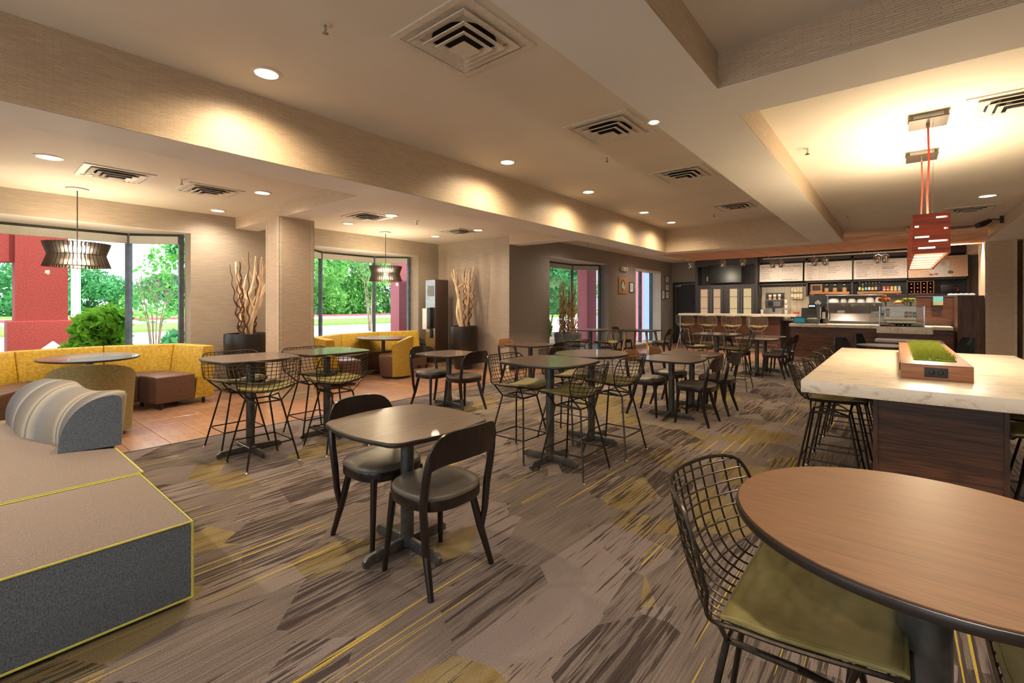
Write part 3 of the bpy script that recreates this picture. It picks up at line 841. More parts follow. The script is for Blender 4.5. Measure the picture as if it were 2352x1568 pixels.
# ------------------------------------------------------------------ furniture kits
def lerp_profile(prof, t):
    n = len(prof); i = 0
    while i < n - 2 and t > prof[i + 1][0]: i += 1
    def tan(k):
        j0, j1 = max(k - 1, 0), min(k + 1, n - 1); d = prof[j1][0] - prof[j0][0]
        return [(b - a) / d for a, b in zip(prof[j0][1:], prof[j1][1:])]
    h = prof[i + 1][0] - prof[i][0]; q = min(1.0, max(0.0, (t - prof[i][0]) / h)); q2, q3 = q * q, q ** 3
    return [(2 * q3 - 3 * q2 + 1) * p0 + (q3 - 2 * q2 + q) * h * m0 + (3 * q2 - 2 * q3) * p1 + (q3 - q2) * h * m1
            for p0, m0, p1, m1 in zip(prof[i][1:], tan(i), prof[i + 1][1:], tan(i + 1))]
def rounded_square(half, bow, rc, n=7):
    """square with gently bowed sides and rounded corners"""
    pts = []
    for s in range(4):
        a = s * PI / 2; ca, sa = math.cos(a), math.sin(a)
        loc = []
        L = half - bow - rc
        for i in range(n):
            t = -1 + 2 * i / (n - 1)
            loc.append((half - bow * t * t, t * L))
        cx, cy = L, L
        for i in range(1, 5):
            q = i / 5 * PI / 2
            loc.append((cx + rc * math.cos(q), cy + rc * math.sin(q)))
        for x, y in loc: pts.append((x * ca - y * sa, x * sa + y * ca))
    return pts
def table_proto(name, cat, height, poly, topmat, pole_r=0.038, span=0.29):
    t = thing(name, 'x', cat)
    inner = [(x * 0.985, y * 0.985) for x, y in poly]
    MB().prism(poly, height - 0.024, height - 0.003).build('edge_band', 'dark_edge', t, bevel=0.006)
    MB().prism(inner, height - 0.004, height).build('table_top', topmat, t, smooth=30)
    MB().cyl(0, 0, 0.03, height - 0.03, pole_r, 20).build('pole', 'black_metal', t)
    MB().cyl(0, 0, height - 0.036, height - 0.0245, 0.13, 16).build('mounting_plate', 'black_metal', t)
    prof = [(-span, 0.012), (-span, 0.045), (-span + 0.03, 0.068), (0, 0.078), (span - 0.03, 0.068), (span, 0.045), (span, 0.012)]
    for ax in (0, 1):
        mb = MB(); vs = []
        for s in (-0.014, 0.014):
            for u, z in prof: vs.append((u, s, z) if ax == 0 else (s, u, z))
        n = len(prof)
        fs = [tuple(range(n)), tuple(range(2 * n - 1, n - 1, -1))] + [(i, (i + 1) % n, n + (i + 1) % n, n + i) for i in range(n)]
        mb.add(vs, fs); mb.build('base_blade', 'black_metal', t, bevel=0.004)
        for s in (-1, 1):
            u = s * (span - 0.03)
            MB().cyl(u if ax == 0 else 0, 0 if ax == 0 else u, 0.0, 0.014, 0.014, 10).build('glide', 'chrome', t)
    return t
SQ = rounded_square(0.384, 0.034, 0.09)
low_table = table_proto('dining_table', 'table', 0.748, SQ, 'top_wood')
high_table = table_proto('high_table', 'table', 0.92, SQ, 'top_wood')
ROUND = arc(0, 0, 0.385, 0, 2 * PI, 72)[:-1]
OVAL = [(0.36 * math.cos(a) * (1.0 if math.cos(a) > 0 else 1.0), 0.42 * math.sin(a)) for a in [2 * PI * i / 60 for i in range(60)]]

def chair_proto():
    t = thing('dining_chair', 'x', 'chair')
    # facing +x; seat ring
    ring = []
    for i in range(40):
        a = 2 * PI * i / 40; c, s = math.cos(a), math.sin(a)
        rx, ry = 0.215, 0.218
        ring.append((rx * math.copysign(abs(c) ** 0.75, c), ry * math.copysign(abs(s) ** 0.75, s)))
    MB().prism(ring, 0.396, 0.452).build('seat_frame', 'chair_wood', t, bevel=0.008)
    mb = MB(); rings = []
    for k, (sc, z) in enumerate(((0.99, 0.450), (1.0, 0.462), (0.965, 0.474), (0.85, 0.481), (0.5, 0.486), (0.0, 0.487))):
        rings.append([(x * sc, y * sc, z) for x, y in ring])
    vs = [p for r in rings for p in r]; n = 40
    fs = [(i * n + k, i * n + (k + 1) % n, (i + 1) * n + (k + 1) % n, (i + 1) * n + k) for i in range(5) for k in range(n)]
    fs.append(tuple(range(n - 1, -1, -1)))
    mb.add(vs, fs).build('seat_cushion', 'vinyl', t, smooth=60)
    for s in (-1, 1):
        MB().tube([(0.155, s * 0.165, 0.42), (0.188, s * 0.198, 0.0)], [0.021, 0.014], 10).build('leg', 'chair_wood', t)
        MB().tube([(-0.09, s * 0.168, 0.42), (-0.145, s * 0.192, 0.2), (-0.21, s * 0.215, 0.0)], [0.021, 0.021, 0.015], 10).build('leg', 'chair_wood', t)
        MB().tube([(-0.152, s * 0.198, 0.19), (-0.160, s * 0.215, 0.30), (-0.164, s * 0.226, 0.44), (-0.186, s * 0.229, 0.56), (-0.205, s * 0.224, 0.66), (-0.214, s * 0.218, 0.71)],
                  [0.014, 0.019, 0.021, 0.021, 0.020, 0.014], 10).build('back_post', 'chair_wood', t)
    def surf(off):
        def fn(u, v):
            q = -1 + 2 * u; a = abs(q)
            top = 0.816 - 0.085 * a ** 7 - 0.018 * a ** 2; bot = 0.645 - 0.035 * a ** 5 + 0.012 * (1 - a)
            z = bot + (top - bot) * v
            x = -0.285 + 0.075 * q * q - 0.02 * v + 0.008
            return (x + off * (1 - 0.1 * a), q * 0.235, z)
        return fn
    MB().slab(surf(-0.007), surf(0.007), 20, 5).build('backrest', 'chair_wood', t, smooth=50)
    return t
chair = chair_proto()

def stool_proto(name, wire):
    t = thing(name, 'x', 'bar stool')
    prof = [(0.0, 0.235, 0.642, 0.150), (0.08, 0.215, 0.656, 0.200), (0.35, 0.0, 0.640, 0.235), (0.48, -0.13, 0.644, 0.250), (0.58, -0.20, 0.675, 0.262),
            (0.68, -0.245, 0.745, 0.270), (0.80, -0.268, 0.825, 0.272), (0.92, -0.285, 0.900, 0.250), (0.97, -0.290, 0.922, 0.215), (1.0, -0.292, 0.930, 0.160)]
    def surf(v, y):
        x, z, w = lerp_profile(prof, v); q = y / 0.26
        bk = min(1.0, max(0.0, (v - 0.42) / 0.25))
        return (x + 0.11 * q * q * bk, y, z + 0.055 * q * q * (1 - bk) + 0.02 * q * q * bk)
    mb = MB(); N = 26
    for k in range(-6, 7):
        y = k * 0.041; vv = [i / 60 for i in range(61) if lerp_profile(prof, i / 60)[2] >= abs(y) - 1e-6]
        vs = [vv[0] + (vv[-1] - vv[0]) * i / N for i in range(N + 1)]
        mb.tube([surf(v, y) for v in vs], 0.0030, 5)
    for i in range(1, 19):
        v = i / 19.2; w = lerp_profile(prof, v)[2]
        mb.tube([surf(v, w * (-1 + 2 * j / 12)) for j in range(13)], 0.0030, 5)
    o = mb.build('wire_mesh', wire, t); o['kind'] = 'stuff'
    rim = []
    M_ = 40
    for i in range(M_ + 1):
        v = i / M_; rim.append(surf(v, lerp_profile(prof, v)[2]))
    for j in range(1, 8): rim.append(surf(1.0, 0.160 * (1 - 2 * j / 8)))
    for i in range(M_, -1, -1):
        v = i / M_; rim.append(surf(v, -lerp_profile(prof, v)[2]))
    for j in range(1, 6): rim.append(surf(0.0, -0.150 * (1 - 2 * j / 6)))
    MB().tube(rim, 0.0055, 6, closed=True).build('rim', wire, t)
    fz = 0.56; fx, fy = 0.125, 0.105
    for sx in (-1, 1):
        for sy in (-1, 1):
            leg = MB().tube([(sx * fx, sy * fy, fz), (sx * 0.222, sy * 0.222, 0.006)], 0.0085, 8).build('leg', wire, t)
            MB().lathe([(0.018, 0.0), (0.018, 0.004), (0.008, 0.012), (0.008, 0.02)], 10, sx * 0.223, sy * 0.223).build('foot_glide', 'chrome', leg)
    MB().tube([(fx, fy, fz), (-fx, fy, fz), (-fx, -fy, fz), (fx, -fy, fz)], 0.0075, 7, closed=True).build('upper_rail', wire, t)
    q = 0.19 / 0.56; gx, gy = 0.222 + (fx - 0.222) * q, 0.222 + (fy - 0.222) * q
    MB().tube([(gx, gy, 0.195), (-gx, gy, 0.195), (-gx, -gy, 0.195), (gx, -gy, 0.195)], 0.0065, 7, closed=True).build('foot_rail', wire, t)
    for sy in (-1, 1):
        MB().tube([(0.15, sy * 0.19, 0.676), (fx, sy * fy, fz), (fx * 0.3, sy * 0.15, 0.595), (-fx, sy * fy, fz), (-0.11, sy * 0.234, 0.678)], 0.0075, 7).build('seat_strut', wire, t)
    def pad(dz, shrink):
        def fn(u, v):
            vv = 0.045 + v * 0.43; w = min(lerp_profile(prof, vv)[2], 0.235) - 0.012
            y = w * (-1 + 2 * u) * (1 - shrink * 0.02)
            edge = min(1.0, 7 * min(u, 1 - u) + 0.15, ) * min(1.0, 7 * min(v, 1 - v) + 0.15)
            x, yy, z = surf(vv, y)
            return (x, yy, z + 0.005 + dz * (0.35 + 0.65 * edge))
        return fn
    sc_ = MB().slab(pad(0.022, 0), pad(0.0, 0), 14, 12).build('seat_cushion', 'olive_pad', t, smooth=70)
    e_ = pad(0.012, 0); k_ = [i / 14 for i in range(15)]
    lp = [e_(u, 0.03) for u in k_] + [e_(0.985, v) for v in k_[1:]] + [e_(u, 0.985) for u in k_[::-1][1:]] + [e_(0.015, v) for v in k_[::-1][1:-1]]
    MB().tube(lp, 0.0065, 6, closed=True).build('piping', 'olive_pad', sc_)
    return t
stool = stool_proto('wire_stool', 'wire_dark')
ul, uh, uc, us = [], [], [], []
GT, GC, GS = 'bistro tables', 'dark bentwood chairs', 'wire stools'
DIN = [(-2.19, 1.69, 'square brown pedestal table standing alone with two dark chairs, largest in view'),
       (-4.80, 4.42, 'square pedestal table by the tiled floor in front of the driftwood pot'),
       (-4.82, 6.32, 'square pedestal table beside the dark wall corner near the driftwood pot'),
       (-2.18, 5.80, 'nearer of two square pedestal tables pushed together amid four dark chairs'),
       (-2.18, 6.56, 'farther of two square pedestal tables pushed together amid four dark chairs'),
       (-2.15, 10.35, 'nearer square pedestal table of the pair in front of the bar stools'),
       (-2.15, 11.11, 'farther square pedestal table of the pair in front of the bar stools')]
for x, y, l in DIN: place(low_table, ul, (x, y, 0), 0, l, GT)
HI = [(-4.78, 1.83, 'tall square pedestal table between two wire stools beside the yellow booth'),
      (-4.80, 2.62, 'tall square pedestal table with blue window reflection in front of the papered column'),
      (-2.40, 3.44, 'tall square pedestal table at the middle of the carpet with olive-padded wire stools'),
      (-4.82, 8.35, 'tall square pedestal table in front of the window with the willow pot'),
      (-2.40, 8.50, 'tall square pedestal table on the way to the bar with one green-padded stool')]
for x, y, l in HI: place(high_table, uh, (x, y, 0), 0, l, GT)
h6 = table_proto('high_table', 'table', 0.92, OVAL, 'top_wood')
h6.location = (-2.44, 4.25, 0); tag(h6, 'tall oval pedestal table tucked behind the tall square one mid-carpet', group=GT)
rt = table_proto('round_table', 'table', 0.92, ROUND, 'top_wood_warm', 0.05)
rt.location = (0.05, 1.41, 0); tag(rt, 'round warm-brown high table with glossy lamp reflection, cut off by the frame', group=GT)
BOV = [(0.66 * math.cos(a), 0.50 * math.sin(a)) for a in [2 * PI * i / 72 for i in range(72)]]
bt1 = table_proto('booth_table', 'table', 0.748, BOV, 'top_wood')
bt1.location = (-8.05, 1.14, 0); bt1.rotation_euler = (0, 0, 0.0); tag(bt1, 'oval booth table reflecting sky in front of the yellow booth with red porch view', group=GT)
bt2 = copy_tree(bt1); bt2.location = (-8.15, 5.68, 0); tag(bt2, 'oval booth table between the second yellow booth and its yellow club chair', group=GT)
rt2 = table_proto('round_table', 'table', 0.748, ROUND, 'top_wood')
rt2.location = (-0.13, 9.9, 0); tag(rt2, 'low round table behind the marble counter table by two dark shell chairs', group=GT)
st = thing('steel_table', 'narrow steel-edged table behind the low round table by the bistro counter', 'table', (0.12, 11.6, 0))
MB().box(-0.42, -0.3, 0.72, 0.55, 0.3, 0.75).build('table_top', 'walnut', st)
MB().box(-0.425, -0.305, 0.715, 0.555, -0.3, 0.752).build('edge_band', 'steel', st)
for a, b in ((-0.36, -0.25), (0.48, -0.25), (0.48, 0.25), (-0.36, 0.25)): MB().cyl(a, b, 0, 0.72, 0.02, 8).build('leg', 'black_metal', st)

CH = [(-1.92, 1.675, PI, 'dark chair seen from behind at the lone square table, pushed in from the aisle'),
      (-2.47, 1.715, 0, 'dark chair facing us across the lone square table, nearest the sofa'),
      (-5.10, 4.38, 0, 'dark chair with its back to the bay at the table before the driftwood pot'),
      (-4.50, 4.42, PI, 'dark chair seen from behind at the table before the driftwood pot'),
      (-5.12, 6.30, 0, 'brown-backed dark chair beside the wall corner at the small far table'),
      (-4.48, 6.36, PI, 'dark chair with low rounded back facing the wall corner'),
      (-1.86, 5.76, PI, 'dark chair with worn pale post, nearest of the pair backing onto the aisle'),
      (-1.84, 6.52, PI, 'dark chair with worn pale post, second of the pair backing onto the aisle'),
      (-2.50, 5.84, 0, 'dark chair opposite the nearest worn chair of the paired tables'),
      (-2.50, 6.60, 0, 'dark chair opposite the second worn chair of the paired tables'),
      (-1.82, 10.30, PI, 'dark chair by the walnut counter, nearest of the two with backs to the aisle'),
      (-1.82, 11.06, PI, 'dark chair by the walnut counter, farther of the two with backs to the aisle'),
      (-2.50, 10.40, 0, 'dark chair tucked under the bar-side table pair beside the green-padded stool')]
for i, (x, y, r, l) in enumerate(CH):
    c = place(chair, uc, (x, y, 0), r, l, GC)
    if i in (4, 8, 9):
        for ch in c.children:
            if ch.name.startswith('backrest'):
                ch.data = ch.data.copy(); ch.data.materials[0] = MATS['back_tan']
    if i in (6, 7):
        o = MB().cbox(-0.228, 0.222, 0.655, 0.022, 0.03, 0.05).build('worn_patch', 'branch_pale', c, bevel=0.006)
ST = [(-4.42, 1.80, PI, 'wire stool seen from behind at the tall table beside the yellow booth'),
      (-5.12, 1.84, 0, 'wire stool on the booth side of the tall table beside the yellow booth'),
      (-4.33, 2.46, PI, 'wire stool seen from behind at the tall table in front of the papered column'),
      (-5.00, 2.56, 0, 'wire stool on the column side of the tall table with the blue reflection'),
      (-2.76, 3.45, 0, 'olive-padded wire stool facing the aisle at the middle tall square table'),
      (-2.12, 3.40, PI, 'olive-padded wire stool seen from behind at the middle tall square table'),
      (-2.11, 4.13, PI, 'olive-padded wire stool seen from behind at the tall oval table'),
      (-2.73, 4.22, 0, 'olive-padded wire stool facing the aisle at the tall oval table'),
      (-5.12, 8.30, 0, 'wire stool in front of the willow pot at the window table'),
      (-4.44, 8.40, PI, 'wire stool across the window table from the willow pot'),
      (-2.08, 8.46, PI, 'green-padded wire stool backing onto the aisle on the way to the bar'),
      (-2.74, 8.54, 0, 'wire stool beyond the aisle-side stool on the way to the bar'),
      (-0.40, 4.52, 0, 'wire stool pushed under the marble table edge, nearest of the row'),
      (-0.38, 5.06, 0, 'wire stool pushed under the marble table edge, second of the row'),
      (-0.37, 5.76, 0, 'wire stool pushed under the marble table edge, third of the row'),
      (-0.36, 6.38, 0, 'wire stool pushed under the marble table edge, last of the row'),
      (0.75, 3.98, PI, 'wire stool on the far side of the marble table base, nearer one'),
      (0.79, 4.52, PI, 'wire stool on the far side of the marble table base, farther one'),
      (-0.208, 1.375, 0, 'largest wire stool with mottled olive pad under the round warm-brown table'),
      (0.40, 1.43, PI, 'wire stool cut off by the frame behind the round table pole')]
for x, y, r, l in ST: place(stool, us, (x, y, 0), r, l, GS)
bar_stool = stool_proto('bar_stool', 'wire_metal'); ub = []
for i, x in enumerate((-5.22, -4.52, -3.83, -3.12)):
    o = place(bar_stool, ub, (x, 15.18, 0), PI / 2, 'tall wire stool at the marble-topped bar, %s from the dark door' % ('first', 'second', 'third', 'fourth')[i], 'wire stools along the bar')
    o.scale = (1.05, 1.05, 1.16)

# shell chairs by the bistro counter
def shell_chair(loc, rz, label):
    t = thing('shell_chair', label, 'chair', loc, rz, 'dark shell chairs near the bistro counter')
    def f(off):
        def fn(u, v):
            q = -1 + 2 * u
            if v < 0.5: x = 0.22 - 0.8 * v; z = 0.45 + 0.04 * q * q
            else:
                k = (v - 0.5) / 0.5; x = -0.18 - 0.07 * k; z = 0.45 + 0.38 * k ** 1.1
            w = 0.23 * (1 - 0.45 * max(0, (v - 0.75) / 0.25) ** 2)
            return (x + 0.10 * q * q * (v > 0.45) * min(1, (v - 0.45) * 5) - off, q * w, z + (off if v < 0.5 else 0))
        return fn
    MB().slab(f(0.0), f(0.012), 10, 14).build('seat_shell', 'black_plastic', t, smooth=60)
    for sx, sy in ((1, 1), (1, -1), (-1, 1), (-1, -1)):
        MB().tube([(sx * 0.14, sy * 0.14, 0.45), (sx * 0.2, sy * 0.2, 0)], [0.014, 0.01], 8).build('leg', 'black_metal', t)
shell_chair((-0.62, 10.15, 0), -0.5, 'dark shell chair beside the low round table, nearer of two')
shell_chair((-0.42, 11.75, 0), -0.3, 'dark shell chair at the end of the narrow steel-edged table')
shell_chair((0.86, 11.6, 0), PI + 0.4, 'dark shell chair behind the grass planter near the walnut end panel')

# table with pale splayed wooden legs by the far window
wt = thing('wood_leg_table', 'square table on pale splayed wooden legs beside the narrow far window', 'table', (-5.25, 11.75, 0))
MB().prism(rounded_square(0.45, 0.02, 0.06), 0.722, 0.75).build('table_top', 'dark_edge', wt, bevel=0.006)
for sx, sy in ((1, 1), (1, -1), (-1, 1), (-1, -1)):
    MB().tube([(sx * 0.28, sy * 0.28, 0.722), (sx * 0.38, sy * 0.38, 0)], [0.034, 0.02], 10).build('leg', 'leg_wood', wt)
for x, y, r, l in ((-5.78, 11.8, 0, 'dark chair between the pale-legged table and the window wall'), (-4.72, 11.85, PI, 'dark chair on the open side of the pale-legged table'),):
    place(chair, uc, (x, y, 0), r, l, GC)

# ------------------------------------------------------------------ marble table, planter and hanging lamp
mt = thing('marble_table', 'long marble-topped communal table on a walnut panel base', 'table', (0.21, 5.13, 0))
MB().box(-0.694, -1.53, 0.842, 0.694, 1.53, 0.92).build('table_top', 'marble', mt, bevel=0.003)
MB().box(-0.30, -1.20, 0.0, 0.28, -1.16, 0.842).build('base_panel', 'walnut', mt)
MB().box(-0.30, 1.16, 0.0, 0.28, 1.20, 0.842).build('base_panel', 'walnut', mt)
for xa, xb in ((-0.325, -0.30), (0.28, 0.305)): MB().box(xa, -1.21, 0, xb, 1.21, 0.842).build('side_panel', 'walnut_v', mt)
pl = thing('grass_planter', 'wooden table planter box with artificial grass and power outlets', 'planter', (0.207, 5.27, 0.92))
mb = MB().box(-0.178, -1.14, 0, 0.178, 1.12, 0.105)
mb.build('planter_box', 'oak_box', pl, bevel=0.002)
op = MB().box(-0.058, -1.146, 0.022, 0.058, -1.139, 0.085).build('outlet_plate', 'dark_panel', pl, bevel=0.002)
for s in (-1, 1):
    MB().ball(s * 0.022, -1.147, 0.053, 0.016, 0.004, 0.015, 10, 6).build('socket', 'black_plastic', op)
MB().box(-0.184, -0.9, 0.03, -0.177, -0.78, 0.085).build('side_outlet', 'dark_panel', pl)
rng = np.random.default_rng(5); n = 6500
gx = rng.uniform(-0.10, 0.115, n); gy = rng.uniform(-0.86, 0.98, n)
mbv = np.zeros((n, 3, 3)); tilt = rng.normal(0, 0.013, (n, 2)); hgt = rng.uniform(0.03, 0.052, n); ang = rng.uniform(0, PI, n); w = 0.0022
mbv[:, 0] = np.stack([gx - np.cos(ang) * w, gy - np.sin(ang) * w, np.full(n, 0.104)], 1)
mbv[:, 1] = np.stack([gx + np.cos(ang) * w, gy + np.sin(ang) * w, np.full(n, 0.104)], 1)
mbv[:, 2] = np.stack([gx + tilt[:, 0], gy + tilt[:, 1], 0.104 + hgt], 1)
me = bpy.data.meshes.new('grass_blades'); me.vertices.add(3 * n); me.vertices.foreach_set('co', mbv.ravel())
me.loops.add(3 * n); me.loops.foreach_set('vertex_index', np.arange(3 * n, dtype=np.int32))
me.polygons.add(n); me.polygons.foreach_set('loop_start', np.arange(0, 3 * n, 3, dtype=np.int32)); me.update(calc_edges=True)
me.materials.append(MATS['blade']); o = link('grass_blades', me, pl); o['kind'] = 'stuff'
MB().box(-0.105, -0.87, 0.103, 0.12, 0.99, 0.112).build('grass_mat', 'grass', pl)

# red wooden box lamp
L0, L1, LZ0, LZ1, LX0, LX1 = -1.05, 1.02, 1.80, 2.095, -0.104, 0.104
rl = thing('box_pendant', 'long red wooden box lamp with glowing slots hung over the marble table', 'pendant lamp', (0.205, 5.65, 0))
th = 0.012
def slotted(u0, u1, z0, z1, slots):
    """rectangles left over when the slots are cut out of a board (rows of slots do not overlap in z)"""
    out = []; rows = sorted({(s[2], s[3]) for s in slots}); z = z0
    for a, b in rows:
        out.append((u0, u1, z, a)); u = u0
        for s in sorted(s for s in slots if (s[2], s[3]) == (a, b)):
            if s[0] > u: out.append((u, s[0], a, b))
            u = max(u, s[1])
        if u < u1: out.append((u, u1, a, b))
        z = b
    out.append((u0, u1, z, z1))
    return [r for r in out if r[1] - r[0] > 1e-4 and r[3] - r[2] > 1e-4]
sl = [(0.026, 0.104, 2.056, 2.070), (-0.104, -0.069, 1.998, 2.012), (0.069, 0.104, 1.973, 1.987), (-0.104, -0.011, 1.918, 1.932), (-0.015, 0.104, 1.884, 1.898), (-0.073, 0.022, 1.836, 1.850)]
for yy in (L0, L1 - th):
    mb = MB()
    for a, b, c, d in slotted(LX0, LX1, LZ0, LZ1, sl): mb.box(a, yy, c, b, yy + th, d)
    mb.build('end_board', 'redwood', rl, smooth=0)
sside = []; rr = random.Random(4)
for i in range(8):
    z = LZ0 + 0.025 + i * 0.034; u = L0 + 0.06 + rr.uniform(0, 0.2)
    while u < L1 - 0.2:
        ln = rr.uniform(0.07, 0.2); sside.append((u, u + ln, z, z + 0.014)); u += ln + rr.uniform(0.10, 0.3)
for s, x in ((-1, LX0), (1, LX1 - th)):
    mb = MB()
    for a, b, c, d in slotted(L0 + th, L1 - th, LZ0, LZ1, sside): mb.box(x, a, c, x + th, b, d)
    mb.build('side_board', 'redwood', rl, smooth=0)
MB().box(LX0 + 0.022, L0 + 0.022, LZ0 + 0.012, LX1 - 0.022, L1 - 0.022, LZ1 - 0.02).build('diffuser', 'lamp_glow', rl)
for i in range(7):
    y = L0 + 0.15 + i * 0.3
    MB().box(LX0 + 0.012, y - 0.012, LZ0, LX1 - 0.012, y + 0.012, LZ0 + 0.010).build('louvre_blade', 'cream', rl)
for y in (-0.59, 0.58):
    cn = MB().box(-0.12, y - 0.14, ZT - 0.055, 0.12, y + 0.14, ZT - 0.045).build('canopy_plate', 'canopy_steel', rl)
    MB().box(-0.09, y - 0.09, ZT - 0.045, 0.09, y + 0.09, ZT - 0.0005).build('canopy_box', 'white_paint', cn)
    MB().cyl(0, y, ZT - 0.085, ZT - 0.055, 0.012, 10).build('cord_grip', 'chrome', cn)
    MB().tube([(0, y, ZT - 0.08), (0.006, y - 0.004, 2.6), (-0.005, y, 2.3), (0, y, LZ1 - 0.01)], 0.007, 7).build('cord', 'red_cord', rl)
    MB().tube([(0.03, y, ZT - 0.05), (0.03, y, LZ1 + 0.02)], 0.0015, 5).build('hanging_wire', 'chrome', rl)
MB().cyl(0.03, -0.59, LZ1, LZ1 + 0.05, 0.012, 10).build('wire_grip', 'chrome', rl)
MB().box(-0.03, -0.66, LZ1 - 0.006, 0.05, -0.54, LZ1 + 0.01).build('wire_bracket', 'chrome', rl)
lamp('AREA', 'box_pendant_up', rl, (0, 0, LZ1 + 0.03), 18, (1, 0.78, 0.50), 0.18, (PI, 0, 0), size_y=1.9)
lamp('AREA', 'box_pendant_down', rl, (0, 0, LZ0 - 0.02), 13, (1, 0.78, 0.50), 0.18, (0, 0, 0), size_y=1.9)

# ------------------------------------------------------------------ sofa with bolster
def sofa_block(name, x0, x1, y0, y1, h, label):
    t = thing(name, label, 'sofa', ((x0 + x1) / 2, (y0 + y1) / 2, 0), 0, 'grey sofa modules with yellow piping')
    hx, hy = (x1 - x0) / 2, (y1 - y0) / 2
    MB().box(-hx, -hy, 0.025, hx, hy, h - 0.006).build('upholstered_base', 'sofa_grey', t, bevel=0.012)
    def top(u, v):
        a = -1 + 2 * u; b = -1 + 2 * v
        cr = 0.022 * (1 - a ** 4) * (1 - b ** 4)
        return (a * (hx - 0.002 - 0.006 * (1 - b * b)), b * (hy - 0.002), h - 0.004 + cr)
    MB().slab(top, lambda u, v: (top(u, v)[0], top(u, v)[1], h - 0.03), 18, 18).build('seat_top', 'sofa_taupe', t, smooth=40)
    e = 0.003
    for z in (h - 0.003, 0.03):
        MB().tube([(hx + e, hy + e, z), (-hx - e, hy + e, z), (-hx - e, -hy - e, z), (hx + e, -hy - e, z)], 0.0055, 6, closed=True).build('piping', 'piping', t)
    for sx, sy in ((1, 1), (-1, 1), (1, -1), (-1, -1)):
        MB().tube([(sx * (hx + e), sy * (hy + e), 0.03), (sx * (hx + e), sy * (hy + e), h - 0.003)], 0.0055, 6).build('piping', 'piping', t)
        MB().cyl(sx * (hx - 0.07), sy * (hy - 0.07), 0, 0.026, 0.025, 10).build('foot', 'black_plastic', t)
    return t
sofa_block('sofa_module', -3.545, -2.585, -0.85, 0.728, 0.392, 'grey upholstered sofa module with yellow piping, nearest of the two')
sofa_block('sofa_module', -6.1, -3.575, -0.85, 0.748, 0.392, 'grey upholstered sofa module carrying the striped bolster')
bo = thing('bolster', 'wavy striped bolster with plain grey end on the grey sofa', 'cushion', (-4.36, 0.62, 0.405))
path = [(0.0, 0.0), (-0.10, 0.02), (-0.22, 0.045), (-0.36, 0.035), (-0.50, -0.01), (-0.66, -0.07), (-0.84, -0.12), (-1.05, -0.14), (-1.3, -0.14), (-1.6, -0.16)]
prof = []
for i in range(13):
    a = PI / 2 * i / 12
    prof.append((-0.165 + 0.30 * (1 - math.cos(a)) * 0.95, 0.36 * math.sin(a) ** 0.9))
prof = [(-0.165, 0.0)] + prof[1:] + [(0.155, 0.35), (0.168, 0.325), (0.165, 0.0)]
P0 = [Vector(p) for p in path]
def ctr(t):
    k = t * (len(P0) - 1); i = min(int(k), len(P0) - 2); q = k - i
    p0, p1, p2, p3 = P0[max(i - 1, 0)], P0[i], P0[i + 1], P0[min(i + 2, len(P0) - 1)]
    return 0.5 * ((2 * p1) + (p2 - p0) * q + (2 * p0 - 5 * p1 + 4 * p2 - p3) * q * q + (3 * p1 - p0 - 3 * p2 + p3) * q ** 3)
vs, uvs = [], []; NS = 56; NP = len(prof)
for i in range(NS + 1):
    t = i / NS; p = ctr(t); d = (ctr(min(1, t + 0.01)) - ctr(max(0, t - 0.01))).normalized(); nrm = Vector((d.y, -d.x)) * -1
    tw = 0.22 * math.sin(t * 9.0)
    hs = 1.0 + 0.05 * math.sin(t * 10 + 0.5)
    for (u, z) in prof:
        uu = u + 0.03 * math.sin(t * 10.5) * (z / 0.36)
        q = p + Vector((-nrm.x, -nrm.y)) * uu if False else p + Vector((d.y, -d.x)) * -uu * -1
        vs.append((q.x, q.y, z * hs)); uvs.append(t)
fs = [(i * NP + k, i * NP + k + 1, (i + 1) * NP + k + 1, (i + 1) * NP + k) for i in range(NS) for k in range(NP - 1)]
fs += [(i * NP + NP - 1, i * NP, (i + 1) * NP, (i + 1) * NP + NP - 1) for i in range(NS)]
mb = MB().add(vs, fs); me = mb.mesh('striped_cover', 'bolster_stripe', clean=False, smooth=50)
uvl = me.uv_layers.new(name='UVMap')
for l in me.loops: uvl.data[l.index].uv = (uvs[l.vertex_index], 0)
link('striped_cover', me, bo)
ec = MB().add([(x + 0.004, y, z) for x, y, z in vs[:NP]] + [(x - 0.01, y, z) for x, y, z in vs[:NP]], [tuple(range(NP)), tuple(range(2 * NP - 1, NP - 1, -1))] + [(k, (k + 1) % NP, NP + (k + 1) % NP, NP + k) for k in range(NP)])
ec.build('end_cap', 'sofa_grey', bo)

# side table between sofa and booth
sd = thing('side_table', 'dark walnut cube side table at the end of the grey sofa', 'table', (-6.85, -0.06, 0))
MB().box(-0.3, -0.28, 0.10, 0.3, 0.28, 0.46).build('table_body', 'walnut', sd, bevel=0.004)
MB().box(-0.26, -0.24, 0.0, 0.26, 0.24, 0.10).build('plinth', 'cream_base', sd)

